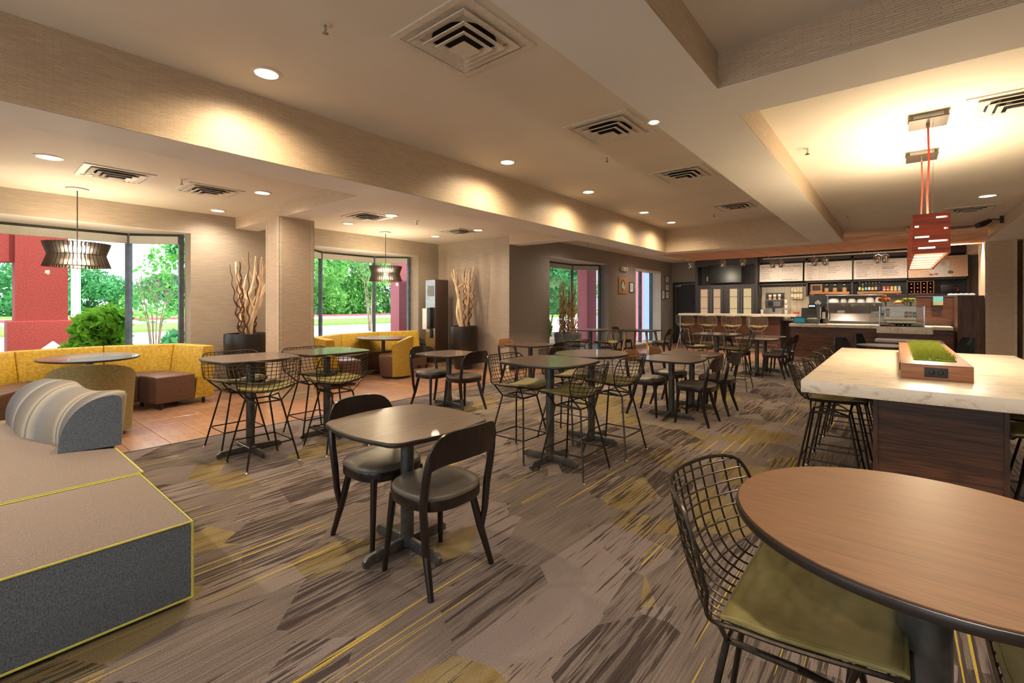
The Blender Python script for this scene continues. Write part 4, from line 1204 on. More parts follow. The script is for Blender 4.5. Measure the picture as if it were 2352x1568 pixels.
# ------------------------------------------------------------------ booths, club chairs
def offset_line(pts, d):
    """parallel polyline at distance d to the left of the walking direction"""
    out = []
    P_ = [Vector(p) for p in pts]
    for i, p in enumerate(P_):
        if i == 0: t = (P_[1] - p).normalized(); n = Vector((-t.y, t.x)); out.append(p + n * d)
        elif i == len(P_) - 1: t = (p - P_[-2]).normalized(); n = Vector((-t.y, t.x)); out.append(p + n * d)
        else:
            t1 = (p - P_[i - 1]).normalized(); t2 = (P_[i + 1] - p).normalized()
            n1 = Vector((-t1.y, t1.x)); n2 = Vector((-t2.y, t2.x)); m = (n1 + n2).normalized()
            out.append(p + m * (d / max(0.3, m.dot(n1))))
    return out
def booth(label, pts, dy, group, depth):
    t = thing('booth_bench', label, 'bench', (0, dy, 0), 0, group)
    # pts walk from the near end round the back; the sitting side is on the left
    o0 = [Vector(p) for p in pts]; i_top = offset_line(pts, 0.15); i_bot = offset_line(pts, 0.27); fr = offset_line(pts, depth)
    for k in range(len(pts) - 1):
        a, b = o0[k], o0[k + 1]; g = (b - a).normalized() * 0.003
        bot = [a + g, b - g, i_bot[k + 1] - g, i_bot[k] + g]; top = [a + g, b - g, i_top[k + 1] - g, i_top[k] + g]
        def xy(L): return [(v.x, v.y) for v in L]
        bk = MB().prism(xy(bot)[::-1], 0.07, 0.82, xy(top)[::-1]).build('backrest', 'booth_yellow', t, bevel=0.02, seg=3)
        m0 = i_bot[k] + g; m1 = i_bot[k + 1] - g
        s = [m0 + (fr[k] - m0) * -0.02, m1 + (fr[k + 1] - m1) * -0.02, fr[k + 1] - g, fr[k] + g]
        MB().prism(xy(s)[::-1], 0.07, 0.44).build('seat', 'leather_brown', t, bevel=0.03, seg=3)
        for q in (a * 0.8 + fr[k] * 0.2, b * 0.75 + fr[k] * 0.25, fr[k] * 0.93 + a * 0.07):
            MB().cyl(q.x, q.y, 0, 0.075, 0.022, 8).build('foot', 'black_plastic', t)
    return t
b1p = [(-7.82, 2.49), (-8.66, 2.30), (-8.98, 1.42), (-8.90, 0.44), (-7.6, -0.62)]
booth('yellow speckled booth bench with brown seats under the window facing the red porch', b1p, 0.0, 'yellow booth benches', 0.76)
b2p = [(-8.72, 2.38), (-9.0, 1.43), (-8.95, 0.43), (-8.40, -0.35), (-7.47, -0.57)]
booth('yellow booth bench with brown seats under the window facing the green trees', b2p, 4.62, 'yellow booth benches', 0.62)

def club_chair(label, loc, rz, cover):
    t = thing('club_chair', label, 'armchair', loc, rz, 'rounded club chairs at the booths')
    # facing +x; barrel back wrapping the rear half
    def shell(r, dz):
        def fn(u, v):
            a = PI * 0.5 + PI * (u) ; q = abs(2 * u - 1)
            top = 0.80 - 0.16 * q ** 2.2
            z = 0.045 + (top + dz - 0.045) * v
            rr_ = r * (0.90 + 0.10 * v)
            return (rr_ * math.cos(a) * 0.95, rr_ * math.sin(a), z)
        return fn
    MB().slab(shell(0.365, 0.0), shell(0.27, -0.006), 26, 8).build('barrel_back', cover, t, bevel=0, smooth=50)
    MB().lathe([(0.0, 0.04), (0.285, 0.04), (0.30, 0.08), (0.325, 0.40), (0.315, 0.44), (0.28, 0.455), (0.0, 0.46)], 32).build('seat', 'leather_brown', t, smooth=50)
    MB().lathe([(0.27, 0.0), (0.27, 0.045)], 24).build('base_ring', 'black_plastic', t)
    return t
club_chair('olive barrel-backed club chair standing behind the striped bolster', (-6.75, 0.98, 0), PI - 0.25, 'club_olive')
club_chair('yellow barrel-backed club chair with brown seat at the second booth', (-7.62, 5.60, 0), PI + 0.75, 'club_yellow')

# ------------------------------------------------------------------ pots with branches
def pot(label, loc, r_top, r_mid, r_bot, h, mat):
    t = thing('branch_pot', label, 'pot', loc, 0, 'large floor pots with branches')
    MB().lathe([(0.0, 0.0), (r_bot, 0.0), (r_mid, h * 0.55), (r_top, h * 0.93), (r_top * 0.97, h), (r_top * 0.88, h), (r_top * 0.86, h * 0.9), (0, h * 0.88)], 36).build('pot_body', mat, t, smooth=50)
    return t
def wiggly(rng, base, top, r0, amp, n=14, freq=3.0):
    pts = []; ph = rng.uniform(0, 6); ph2 = rng.uniform(0, 6)
    for i in range(n + 1):
        q = i / n; k = math.sin(q * PI * 0.9 + 0.3)
        pts.append((base[0] + (top[0] - base[0]) * q + amp * math.sin(q * freq * PI + ph) * k, base[1] + (top[1] - base[1]) * q + amp * math.cos(q * freq * PI * 0.9 + ph2) * k, base[2] + (top[2] - base[2]) * q))
    return pts, [r0 * (1 - 0.72 * i / n) for i in range(n + 1)]
def driftwood(t, seed, h0, h1, spread):
    rng = random.Random(seed)
    for k in range(5):
        a = rng.uniform(0, 6.28); s = rng.uniform(0.2, 0.85) * spread
        p, r = wiggly(rng, (rng.uniform(-.06, .06), rng.uniform(-.06, .06), h0), (math.cos(a) * s, math.sin(a) * s, h0 + (h1 - h0) * rng.uniform(0.85, 1.0)), rng.uniform(0.036, 0.05), 0.05, 14, 2.0)
        mb = MB().tube(p, r, 8)
        for j in range(2):
            i = rng.randint(5, 10); a2 = rng.uniform(0, 6.28)
            q, rr_ = wiggly(rng, p[i], (p[i][0] + math.cos(a2) * 0.2, p[i][1] + math.sin(a2) * 0.2, min(h1 * 0.98, p[i][2] + rng.uniform(0.2, 0.45))), r[i] * 0.75, 0.015, 7, 1.5)
            mb.tube(q, rr_, 6)
        mb.build('driftwood_branch', 'branch_pale', t, smooth=60)
    for k in range(8):
        a = rng.uniform(0, 6.28); s = rng.uniform(0.35, 0.9) * spread
        p, r = wiggly(rng, (math.cos(a) * 0.1, math.sin(a) * 0.1, h0), (math.cos(a) * s, math.sin(a) * s, h0 + (h1 - h0) * rng.uniform(0.8, 1.0)), 0.016, 0.024, 40, 12)
        MB().tube(p, r, 6).build('curly_branch', 'branch_dark', t, smooth=60)
p1 = pot('black pot of driftwood partly hidden by the papered column', (-8.28, 3.12, 0), 0.34, 0.33, 0.24, 0.95, 'pot_black'); driftwood(p1, 21, 0.84, 2.28, 0.42)
p2 = pot('black pot of pale driftwood standing before the taupe bay end wall', (-7.42, 7.28, 0), 0.315, 0.30, 0.19, 0.95, 'pot_black'); driftwood(p2, 33, 0.84, 2.30, 0.40)
p3 = pot('slate grey pot of dense curly willow twigs in the far window', (-6.02, 9.36, 0.0), 0.33, 0.29, 0.21, 0.76, 'pot_slate')
rng_ = random.Random(9)
for k in range(64):
    a = rng_.uniform(0, 6.28); s = rng_.uniform(0.1, 1.0) ** 0.6; out = s * (0.24 + 0.14 * (rng_.random() > 0.8))
    p, r = wiggly(rng_, (math.cos(a) * s * 0.22, math.sin(a) * s * 0.22, 0.66), (math.cos(a) * out, math.sin(a) * out, rng_.uniform(1.6, 2.05)), 0.011, 0.024, 34, 10)
    MB().tube(p, r, 5).build('willow_twig', 'twig', p3, smooth=60)

# information pillar
kb = thing('info_pillar', 'steel and dark wood information pillar with a wall phone beside the driftwood pot', 'kiosk', (-8.22, 7.2, 0))
MB().box(-0.17, -0.19, 0.10, 0.17, 0.19, 2.0).build('pillar_body', 'pillar_wood', kb, bevel=0.004)
MB().box(-0.172, -0.198, 0.12, 0.155, -0.188, 1.99).build('steel_front', 'steel', kb)
MB().box(-0.40, -0.18, 0.10, 0.165, 0.185, 0.52).build('low_cabinet', 'dark_panel', kb, bevel=0.004)
MB().box(-0.40, -0.17, 0.0, 0.16, 0.18, 0.10).build('plinth', 'cream_base', kb)
MB().box(-0.10, -0.206, 1.62, 0.11, -0.197, 1.86).build('sign_plate', 'grey_plastic', kb)
MB().box(-0.17, -0.30, 0.86, -0.02, -0.20, 1.34).build('phone_case', 'white_plastic', kb, bevel=0.01)
MB().box(-0.02, -0.29, 0.88, 0.10, -0.198, 1.36).build('phone_back', 'black_plastic', kb, bevel=0.006)
MB().box(0.0, -0.225, 0.66, 0.07, -0.198, 0.86).build('phone_hook', 'black_plastic', kb)

# ------------------------------------------------------------------ ceiling fixtures
def ring_mesh(r0, r1, h):
    return MB().lathe([(r0, 0.0), (r0, -h), (r1, -h * 0.6), (r1, 0.0)], 28).mesh('trim_ring', 'louvre', smooth=50)
DL_RING = ring_mesh(0.088, 0.115, 0.010)
DL_LENS = MB().lathe([(0.0, -0.002), (0.088, -0.002), (0.088, 0.0)], 28).mesh('lens', 'lens_glow')
def downlight(x, y, z, power, label, spot=160, blend=1.0, col=(1.0, 0.83, 0.66)):
    t = thing('recessed_downlight', label, 'downlight', (x, y, z), 0, 'recessed ceiling downlights')
    link('trim_ring', DL_RING, t); link('lens', DL_LENS, t)
    lamp('SPOT', 'downlight_beam', t, (0, 0, -0.02), power, col, 0.09, (0, 0, 0), math.radians(spot), blend)
ords2 = ('first', 'second', 'third', 'fourth')
ords = ('nearest', 'second', 'third', 'fourth', 'fifth')
for i, y in enumerate((1.63, 4.67, 6.76, 8.98, 10.47)):
    downlight(-3.94, y, ZC, 82, 'round recessed downlight grazing the long papered beam, %s of the row' % ords[i], col=(1.0, 0.78, 0.50))
downlight(-3.94, -1.2, ZC, 150, 'added fill downlight over the sofa, out of view')  # unseen lamp added to brighten the sofa end of the room
B1 = ((-6.62, 0.62, 'round downlight above the booth table beside the fan-shaped pendant'), (-6.51, 2.64, 'round downlight before the column beam above the first booth bay'), (-8.29, 2.69, 'round downlight close to the window wall in the first booth bay'))
for x, y, l in B1: downlight(x, y, ZB, 48, l)
B2 = ((-6.49, 4.69, 'round downlight beside the air grille just past the papered column'), (-7.76, 4.65, 'dim round downlight behind the papered column in the second bay'), (-7.73, 6.72, 'round downlight near the taupe bay end wall'), (-6.44, 6.72, 'round downlight beside the far grille over the driftwood pot'))
for x, y, l in B2: downlight(x, y, ZB, 26, l)
RT = ((0.995, 9.24, 'round downlight beyond the red box lamp near the security camera'), (1.02, 13.89, 'round downlight over the bistro counter by the menu picture'), (-0.2, 14.6, 'added unseen downlight above the wooden slats over the display case'))  # last entry is an unseen lamp, added to light the counter
for x, y, l in RT: downlight(x, y, ZT if y < 11.8 else ZF, 110, l)
for x, y, z, l in ((0.35, 0.4, ZT, 'first'), (0.35, 2.1, ZT, 'second'), (-0.2, -1.6, ZT, 'third'), (3.2, 1.5, Z1, 'fourth'), (3.2, 5.5, Z1, 'fifth'), (3.2, 10.0, Z1, 'sixth'), (-6.6, -1.4, ZB, 'seventh')):  # unseen lamps added around the camera and side area as fill
    downlight(x, y, z, 55, 'added fill downlight out of view, %s' % l)
for i, x in enumerate((-4.6, -2.9, -1.2, 0.4)): downlight(x, 15.9, ZF, 30, 'added unseen downlight over the aisle behind the bar, %s from the dark door' % ords[i])  # unseen lamps added to raise the ambient light at the back bar
t = thing('accent_light', 'small tilted accent light on the edge of the ceiling beam', 'spotlight', (-1.33, 3.2, Z1))
MB().lathe([(0.03, 0.0), (0.045, -0.004), (0.045, 0.0)], 16).build('trim_ring', 'louvre', t)
MB().lathe([(0.0, -0.012), (0.026, -0.008), (0.03, 0.0)], 16).build('lens', 'lens_glow', t)
downlight(-5.6, 9.6, ZF, 34, 'round downlight above the window wall tables beyond the bay')
downlight(-5.6, 13.6, ZF, 34, 'round downlight above the framed notices by the far window')

def diffuser_proto(size):
    t = thing('air_diffuser', 'x', 'air vent'); h = size / 2
    mb = MB()
    for (x0, y0, x1, y1) in ((-h, -h, h, -h + 0.05), (-h, h - 0.05, h, h), (-h, -h + 0.05, -h + 0.05, h - 0.05), (h - 0.05, -h + 0.05, h, h - 0.05)): mb.box(x0, y0, -0.012, x1, y1, 0)
    mb.build('vent_frame', 'louvre', t, smooth=0)
    MB().box(-h + 0.05, -h + 0.05, -0.003, h - 0.05, h - 0.05, -0.001).build('backing_plate', 'louvre', t)
    MB().lathe([(0.0, -0.006), (h * 0.62, -0.006), (h * 0.62, -0.003)], 28).build('throat_shade_disc', 'recess_shade_black', t)  # black disc stands in for the shade of a deep throat
    for k, (o, i, z0) in enumerate(((0.76, 0.60, -0.028), (0.56, 0.43, -0.044), (0.39, 0.28, -0.058))):
        a, b = h * o, h * i; z1 = z0 + 0.016
        mb = MB(); e = 0.004
        for s in range(4):
            c_, s_ = math.cos(s * PI / 2), math.sin(s * PI / 2)
            loc = [(a, -a, z0), (a, a, z0), (b, b, z1), (b, -b, z1), (a + e, -a - e, z0 + 0.006), (a + e, a + e, z0 + 0.006), (b, b, z1 + 0.008), (b, -b, z1 + 0.008)]
            vs = [(x * c_ - y * s_, x * s_ + y * c_, z) for x, y, z in loc]
            mb.add(vs, [(0, 1, 2, 3), (4, 7, 6, 5), (0, 4, 5, 1), (3, 2, 6, 7)])
        mb.build('louvre_ring', 'louvre', t, smooth=0)
    c = h * 0.23
    MB().prism([(-c, -c), (c, -c), (c, c), (-c, c)], -0.070, -0.045, [(-c * .5, -c * .5), (c * .5, -c * .5), (c * .5, c * .5), (-c * .5, c * .5)]).build('centre_cone', 'louvre', t, smooth=0)
    return t
df = diffuser_proto(0.74); ud = []
for x, y, z, l in ((-2.37, 2.33, ZC, 'square ceiling air diffuser with dark throat, largest in view'), (-2.36, 4.50, ZC, 'square ceiling air diffuser above the middle tall tables'), (-2.355, 6.73, ZC, 'square ceiling air diffuser third along the main ceiling'),
                   (-2.345, 9.53, ZC, 'square ceiling air diffuser nearest the papered end beam'), (-6.90, 1.20, ZB, 'bright square air diffuser beside the booth pendant canopy'), (-6.93, 2.15, ZB, 'square air diffuser nearest the column beam in the first bay'),
                   (-6.90, 4.50, ZB, 'square air diffuser just beyond the papered column'), (-6.85, 6.59, ZB, 'square air diffuser above the taupe bay end wall'), (0.72, 5.13, ZT, 'pale square air diffuser beside the red lamp canopies'),
                   (0.92, 10.37, ZT, 'square air diffuser below the security camera'), (1.0, 12.9, ZF, 'square air diffuser over the bistro menu picture')):
    place(df, ud, (x, y, z), 0, l, 'square ceiling air diffusers').scale = (1, 1, 1) if z == ZC else (0.85, 0.85, 0.85)

def sprinkler_proto():
    t = thing('sprinkler_head', 'x', 'sprinkler')
    MB().lathe([(0.0, -0.006), (0.035, -0.006), (0.045, 0.0)], 18).build('escutcheon', 'louvre', t)
    MB().cyl(0, 0, -0.05, -0.006, 0.009, 10).build('nozzle', 'chrome', t)
    MB().lathe([(0.0, -0.062), (0.02, -0.062), (0.02, -0.058), (0.0, -0.05)], 12).build('deflector', 'chrome', t)
    return t
sp = sprinkler_proto(); usp = []
for x, y, z, l in ((-2.95, 1.6, ZC, 'fire sprinkler head beside the largest air diffuser'), (-2.83, 5.32, ZC, 'fire sprinkler head below the second air diffuser'), (-2.89, 10.06, ZC, 'fire sprinkler head near the papered end beam'),
                   (-6.57, 1.75, ZB, 'fire sprinkler head between the two first-bay air diffusers'), (-6.58, 5.29, ZB, 'fire sprinkler head above the second booth bay'), (-6.06, 10.37, ZF, 'fire sprinkler head above the far window wall'),
                   (-0.66, 5.32, ZT, 'fire sprinkler head in the bright lamp-lit tray ceiling'), (-0.63, 9.79, ZT, 'fire sprinkler head at the dim end of the tray ceiling')):
    place(sp, usp, (x, y, z), 0, l, 'ceiling sprinkler heads')

def fan_pendant(label, x, y):
    t = thing('fan_pendant', label, 'pendant lamp', (x, y, 0), 0, 'hourglass slatted pendants over the booths')
    MB().lathe([(0.0, ZB - 0.03), (0.10, ZB - 0.03), (0.115, ZB - 0.018), (0.115, ZB)], 24).build('canopy', 'louvre', t)
    MB().cyl(0, 0, 2.10, ZB - 0.03, 0.006, 8).build('rod', 'black_metal', t)
    fin = MB()
    prof = [(0.262, 1.912), (0.335, 1.905), (0.285, 2.06), (0.335, 2.215), (0.262, 2.208), (0.235, 2.06)]
    vs = [(r, s, z) for s in (-0.004, 0.004) for r, z in prof]; n = 6
    fin.add(vs, [tuple(range(n)), tuple(range(2 * n - 1, n - 1, -1))] + [(i, (i + 1) % n, n + (i + 1) % n, n + i) for i in range(n)])
    fm = fin.mesh('shade_fin', 'lamp_bronze', smooth=0)
    for i in range(48): link('shade_fin', fm, t, (0, 0, 0), 2 * PI * i / 48)
    for z, r in ((1.912, 0.315), (2.208, 0.315), (2.06, 0.27)):
        MB().tube([(r * math.cos(a), r * math.sin(a), z) for a in [2 * PI * i / 36 for i in range(36)]], 0.005, 5, closed=True).build('shade_hoop', 'lamp_bronze', t)
    MB().ball(0, 0, 2.05, 0.05, n=16, m=10).build('bulb', 'lamp_glow_soft', t)
    lamp('POINT', 'fan_pendant_light', t, (0, 0, 2.14), 20, (1, 0.79, 0.53), 0.03)
    lamp('POINT', 'fan_pendant_low_light', t, (0, 0, 1.975), 12, (1, 0.74, 0.42), 0.03)
fan_pendant('bronze hourglass slatted pendant glowing in front of the red porch window', -8.13, 1.03)
fan_pendant('bronze hourglass slatted pendant hanging before the green tree window', -8.10, 5.70)

# wooden slats over the bar and track lights
sc = thing('slat_canopy', 'orange wooden slat canopy hung below the ceiling above the bar', 'ceiling canopy', (-1.7, 13.0, 0))
slat = MB().box(-3.05, -0.025, 2.73, 3.05, 0.025, 2.83).mesh('slat', 'slat_wood')
for i in range(9): link('slat', slat, sc, (0.02 * i - 0.05, -1.05 + 0.26 * i, 0))
for x in (-2.5, -1.1, 0.4, 1.9): MB().box(x - 0.03, -1.1, 2.83, x + 0.03, 1.1, 2.91).build('cross_batten', 'slat_wood', sc)
for x in (-2.5, 1.9):
    for y in (-0.9, 0.9): MB().cyl(x, y, 2.91, ZF, 0.008, 6).build('hanger', 'steel', sc)
def track(x0, x1, y, z, label, heads):
    t = thing('track_light', label, 'track light', (x0, y, z), 0, 'track lights over the bar')
    MB().box(0, -0.018, -0.03, x1 - x0, 0.018, 0.0).build('track_rail', 'white_plastic', t)
    nst = 4
    for i in range(nst):
        u = 0.15 + (x1 - x0 - 0.3) * i / (nst - 1)
        MB().cyl(u, 0, 0.0, ZF - z, 0.008, 6).build('stem', 'steel', t)
    for ih, hx in enumerate(heads):
        u = hx - x0; hd = MB().lathe([(0.045, -0.10), (0.055, -0.13), (0.055, -0.24), (0.045, -0.27), (0.0, -0.275)], 14, u, 0).build('lamp_head', 'chrome', t)
        MB().tube([(u - 0.075, 0, -0.22), (u - 0.075, 0, -0.09), (u, 0, -0.06), (u + 0.075, 0, -0.09), (u + 0.075, 0, -0.22)], 0.007, 6).build('yoke', 'chrome', hd)
        MB().cyl(u, 0, -0.07, -0.03, 0.012, 8).build('swivel', 'steel', hd)
        lamp('SPOT', 'track_beam', t, (u, 0.02, -0.285), (24, 44)[ih % 2], (1, 0.84, 0.62), 0.05, (math.radians((60, -12)[ih % 2]), 0, 0), math.radians(100), 0.9)
track(-4.90, -2.44, 14.25, 2.79, 'white track rail with glass-jar spotlights above the bar', (-4.77, -3.85, -3.32))
track(-2.84, 0.60, 14.4, 2.71, 'white track rail with glass-jar spotlights above the bistro counter', (-2.59, -2.40, -1.63, -1.40, -0.33, -0.19))

# ------------------------------------------------------------------ bar and cabinets
br = thing('bar_counter', 'raised bar with pale marble top and walnut panelled front', 'bar', (-4.0, 15.5, 0))
MB().box(-1.60, 0.0, 1.075, 1.78, 0.75, 1.14).build('bar_top', 'marble', br, bevel=0.004)
MB().box(-1.52, 0.25, 0.10, 1.38, 0.65, 1.075).build('bar_body', 'dark_panel', br)
for a, b in ((-1.46, -0.84), (-0.72, -0.14), (0.01, 0.53), (0.71, 1.36)): MB().box(a, 0.225, 0.10, b, 0.25, 1.04).build('front_panel', 'walnut', br)
MB().box(-1.52, 0.28, 0.0, 1.38, 0.6, 0.10).build('kick_plate', 'cream_base', br)
for x in (-1.55, 1.74): MB().cyl(x, 0.08, 0.0, 1.075, 0.02, 8).build('support_post', 'steel', br)
MB().tube([(-1.4, 0.12, 0.22), (1.3, 0.12, 0.22)], 0.016, 8).build('foot_rail', 'steel', br)

cb = thing('tall_cabinet', 'tall charcoal cabinet wall with lit glass doors behind the bar', 'cabinet', (-4.41, 16.6, 0))
mb = MB(); mb.box(-0.985, 0.0, 0, 0.98, 0.5, 2.10); mb.box(-0.985, 0.0, 2.10, -0.90, 0.5, 2.96); mb.box(0.91, 0.0, 2.10, 0.98, 0.5, 2.96); mb.box(-0.90, 0.0, 2.74, 0.91, 0.5, 2.96); mb.box(-0.90, 0.42, 2.10, 0.91, 0.5, 2.74)
mb.build('carcass', 'charcoal', cb, smooth=0)
for k, (a, b, g) in enumerate(((-0.90, -0.48, 'cab_glow_a'), (-0.47, -0.05, 'cab_glow_a'), (0.05, 0.47, 'cab_glow_b'), (0.48, 0.90, 'cab_glow_b'))):
    wa, wb = ((-0.80, -0.564), (-0.372, -0.148), (0.146, 0.379), (0.569, 0.80))[k]
    mb = MB().box(a, -0.03, 0.12, wa, 0.0, 2.06).box(wb, -0.03, 0.12, b, 0.0, 2.06).box(wa, -0.03, 1.955, wb, 0.0, 2.06).box(wa, -0.03, 0.12, wb, 0.0, 0.95)
    d = mb.build('door', 'charcoal', cb, smooth=0)
    MB().box(wa, -0.010, 0.95, wb, -0.004, 1.955).build('lit_pane', g, d)
    for z in (1.30, 1.69): MB().box(wa, -0.016, z - 0.008, wb, -0.010, z + 0.008).build('shelf_line', 'walnut', d)
    hx = (b - 0.025) if k % 2 == 0 else (a + 0.025)
    MB().tube([(hx, -0.055, 1.05), (hx, -0.055, 1.95)], 0.008, 8).build('handle', 'chrome', d)
for a, b in ((-0.55, -0.25), (0.25, 0.75)): MB().tube([(a, -0.02, 2.045), (b, -0.02, 2.045)], 0.006, 6).build('top_rail', 'chrome', cb)
for x in (-0.73, -0.65): MB().box(x, 0.405, 2.26, x + 0.06, 0.42, 2.42).build('socket_plate', 'cream', cb)
for x, z in ((-0.76, 2.55), (-0.70, 2.55), (-0.76, 2.64), (-0.70, 2.64)): MB().box(x, 0.41, z, x + 0.02, 0.421, z + 0.02).build('bolt_hole', 'recess_shade_black', cb)
tv = thing('television', 'black flat television mounted in the charcoal cabinet niche', 'television', (-4.42, 16.55, 2.15))
MB().box(-0.53, 0.0, 0.0, 0.53, 0.05, 0.63).build('housing', 'black_plastic', tv, bevel=0.004)
MB().box(-0.515, -0.004, 0.02, 0.515, 0.0, 0.615).build('screen', 'screen_black', tv)
MB().box(-0.06, 0.05, 0.2, 0.06, 0.45, 0.4).build('wall_arm', 'black_metal', tv)

# counter
co = thing('bistro_counter', 'walnut-fronted bistro counter with pale stone top and raised ledge', 'counter', (-0.6, 13.7, 0))
MB().box(-1.48, 0.06, 0.10, 1.56, 0.55, 0.87).build('counter_body', 'walnut', co)
MB().box(-1.46, 0.10, 0.0, 1.56, 0.5, 0.10).build('kick_plate', 'steel', co)
MB().box(-1.50, -0.02, 0.87, 1.56, 0.75, 0.94).build('counter_top', 'marble', co, bevel=0.003)
MB().box(0.275, -0.42, 0.79, 1.22, 0.0, 0.94).build('ledge', 'marble', co, bevel=0.003)
MB().box(0.30, -0.36, 0.0, 1.19, 0.05, 0.79).build('ledge_support', 'walnut', co)
MB().box(1.13, -0.425, 0.85, 1.20, -0.42, 0.93).build('card', 'paper_white', co)
ep = thing('end_partition', 'tall walnut end partition closing the bistro counter at the column', 'partition', (1.0, 13.6, 0))
MB().box(0.02, 0.0, 0, 0.42, 1.0, 1.615).build('end_panel', 'walnut_v', ep)
MB().box(-0.62, 0.92, 0.0, 0.02, 0.98, 1.615).build('back_panel', 'walnut', ep)
MB().box(-0.62, 0.90, 1.615, 0.42, 1.0, 1.625).build('cap_strip', 'steel', ep)
tw = thing('towel_roll', 'folded white towels laid on top of the walnut end partition', 'towel', (0.92, 14.55, 1.625))
for i in range(5): MB().ball(0.06 + i * 0.085, 0, 0.028, 0.06, 0.06, 0.028, 10, 6).build('folded_towel', 'paper_white', tw)
bro = thing('brochure_holder', 'clear brochure holder with a sea picture hung on the walnut partition', 'brochure holder', (0.76, 14.48, 1.28))
MB().box(-0.09, -0.012, 0, 0.09, 0.03, 0.34).build('holder', 'clear_glass', bro)
MB().box(-0.085, -0.016, 0.20, 0.085, -0.012, 0.335).build('picture_top', 'photo_sky', bro)
MB().box(-0.085, -0.016, 0.135, 0.085, -0.012, 0.20).build('picture_sand', 'photo_sand', bro)
MB().box(-0.085, -0.016, 0.01, 0.085, -0.012, 0.135).build('picture_text', 'dark_panel', bro)

# display case
dc = thing('display_case', 'glass pastry display case with drinks and snacks on the bistro counter ledge', 'display case', (0.106, 13.32, 0.94))
X0, X1, Y1, H = -0.378, 0.378, 0.5, 0.45
for a in ((X0, 0, 0, X1, 0.006, H), (X0, 0, 0, X0 + 0.006, Y1, H), (X1 - 0.006, 0, 0, X1, Y1, H)): MB().box(*a).build('glass_panel', 'case_glass', dc, smooth=0)
for x, y in ((X0, 0), (X1, 0), (X0, Y1), (X1, Y1)): MB().cbox(x, y, H / 2, 0.012, 0.012, H).build('corner_post', 'chrome', dc)
MB().box(X0 - 0.01, -0.01, H, X1 + 0.01, Y1 + 0.01, H + 0.012).build('case_top', 'grey_plastic', dc)
MB().box(X0, 0.01, -0.02, X1, Y1, 0.02).build('case_floor', 'chalk', dc)
for z in (0.20,): MB().box(X0 + 0.01, 0.06, z, X1 - 0.01, Y1 - 0.02, z + 0.008).build('case_shelf', 'case_glass', dc)
MB().box(X0 + 0.02, Y1 - 0.012, 0.02, X1 - 0.02, Y1 - 0.006, H - 0.02).build('case_back', 'case_glass', dc, smooth=0)
CASE = [('juice_carton', -0.33, 0.30, 0.21, 0.07, 0.14, 'paper_white', 'white carton with blue print on the upper shelf of the display case'),
        ('snack_bag', -0.24, 0.30, 0.21, 0.07, 0.18, 'can_cream', 'tan snack bag on the upper shelf of the display case'),
        ('juice_bottle', 0.085, 0.22, 0.208, 0.062, 0.12, 'tote_pink', 'pink drink box on the upper shelf of the display case'),
        ('juice_bottle', 0.155, 0.22, 0.208, 0.062, 0.12, 'tote_orange', 'orange drink box on the upper shelf of the display case'),
        ('juice_bottle', 0.225, 0.22, 0.208, 0.062, 0.11, 'tote_green', 'green drink box on the upper shelf of the display case'),
        ('snack_pack', -0.28, 0.10, 0.02, 0.14, 0.05, 'can_red', 'orange snack pack on the floor of the display case'),
        ('snack_pack', 0.25, 0.10, 0.02, 0.16, 0.05, 'tote_green', 'green snack pack on the floor of the display case')]
for nm, x, y, z, w, h, m, l in CASE:
    o = thing(nm, l, 'food pack', (0.106 + x, 13.32 + y, 0.94 + z))
    MB().box(-w / 2, -0.03, 0, w / 2, 0.03, h * 0.86).build('pack_body', m, o, bevel=0.004)
    MB().prism([(-w / 2, -0.03), (w / 2, -0.03), (w / 2, 0.03), (-w / 2, 0.03)], h * 0.86, h, [(-w / 2, -0.004), (w / 2, -0.004), (w / 2, 0.004), (-w / 2, 0.004)]).build('pack_fold', m, o)
    MB().box(-w / 2 + 0.008, -0.0325, h * 0.25, w / 2 - 0.008, -0.030, h * 0.6).build('pack_label', 'navy' if nm == 'juice_carton' else 'cream', o)
for i in range(4):
    o = thing('yogurt_pot', 'small dark pot in the front row of the display case, %s along' % ords2[i], 'pot', (0.02 + i * 0.075, 13.40, 0.96), 0, 'small pots in the display case')
    MB().lathe([(0.022, 0), (0.028, 0.05), (0.03, 0.055), (0.0, 0.056)], 14).build('cup', 'black_plastic', o)
    MB().lathe([(0.0, 0.056), (0.026, 0.056), (0.026, 0.058), (0, 0.059)], 14).build('lid', 'white_plastic', o)
gg = thing('glass_guard', 'clear glass box case standing behind the display case on the counter', 'display case', (-0.37, 13.95, 0.94))
for a in ((-0.10, -0.15, 0, 0.10, -0.144, 0.45), (-0.10, -0.15, 0, -0.094, 0.15, 0.45), (0.094, -0.15, 0, 0.10, 0.15, 0.45)): MB().box(*a).build('glass_panel', 'case_glass', gg, smooth=0)
MB().box(-0.105, -0.155, 0.45, 0.105, 0.155, 0.462).build('case_top', 'grey_plastic', gg)
MB().box(-0.09, -0.10, 0.2, 0.09, 0.14, 0.207).build('case_shelf', 'case_glass', gg)
for i in range(3):
    o = thing('milk_carton', 'small white carton in the clear glass box case', 'carton', (-0.42 + i * 0.05, 13.95, 1.148), 0, 'cartons in the glass box')
    MB().box(-0.02, -0.02, 0, 0.02, 0.02, 0.09).build('carton_body', 'paper_white', o)
    MB().prism([(-0.02, -0.02), (0.02, -0.02), (0.02, 0.02), (-0.02, 0.02)], 0.09, 0.115, [(-0.02, -0.002), (0.02, -0.002), (0.02, 0.002), (-0.02, 0.002)]).build('carton_gable', 'paper_white', o)
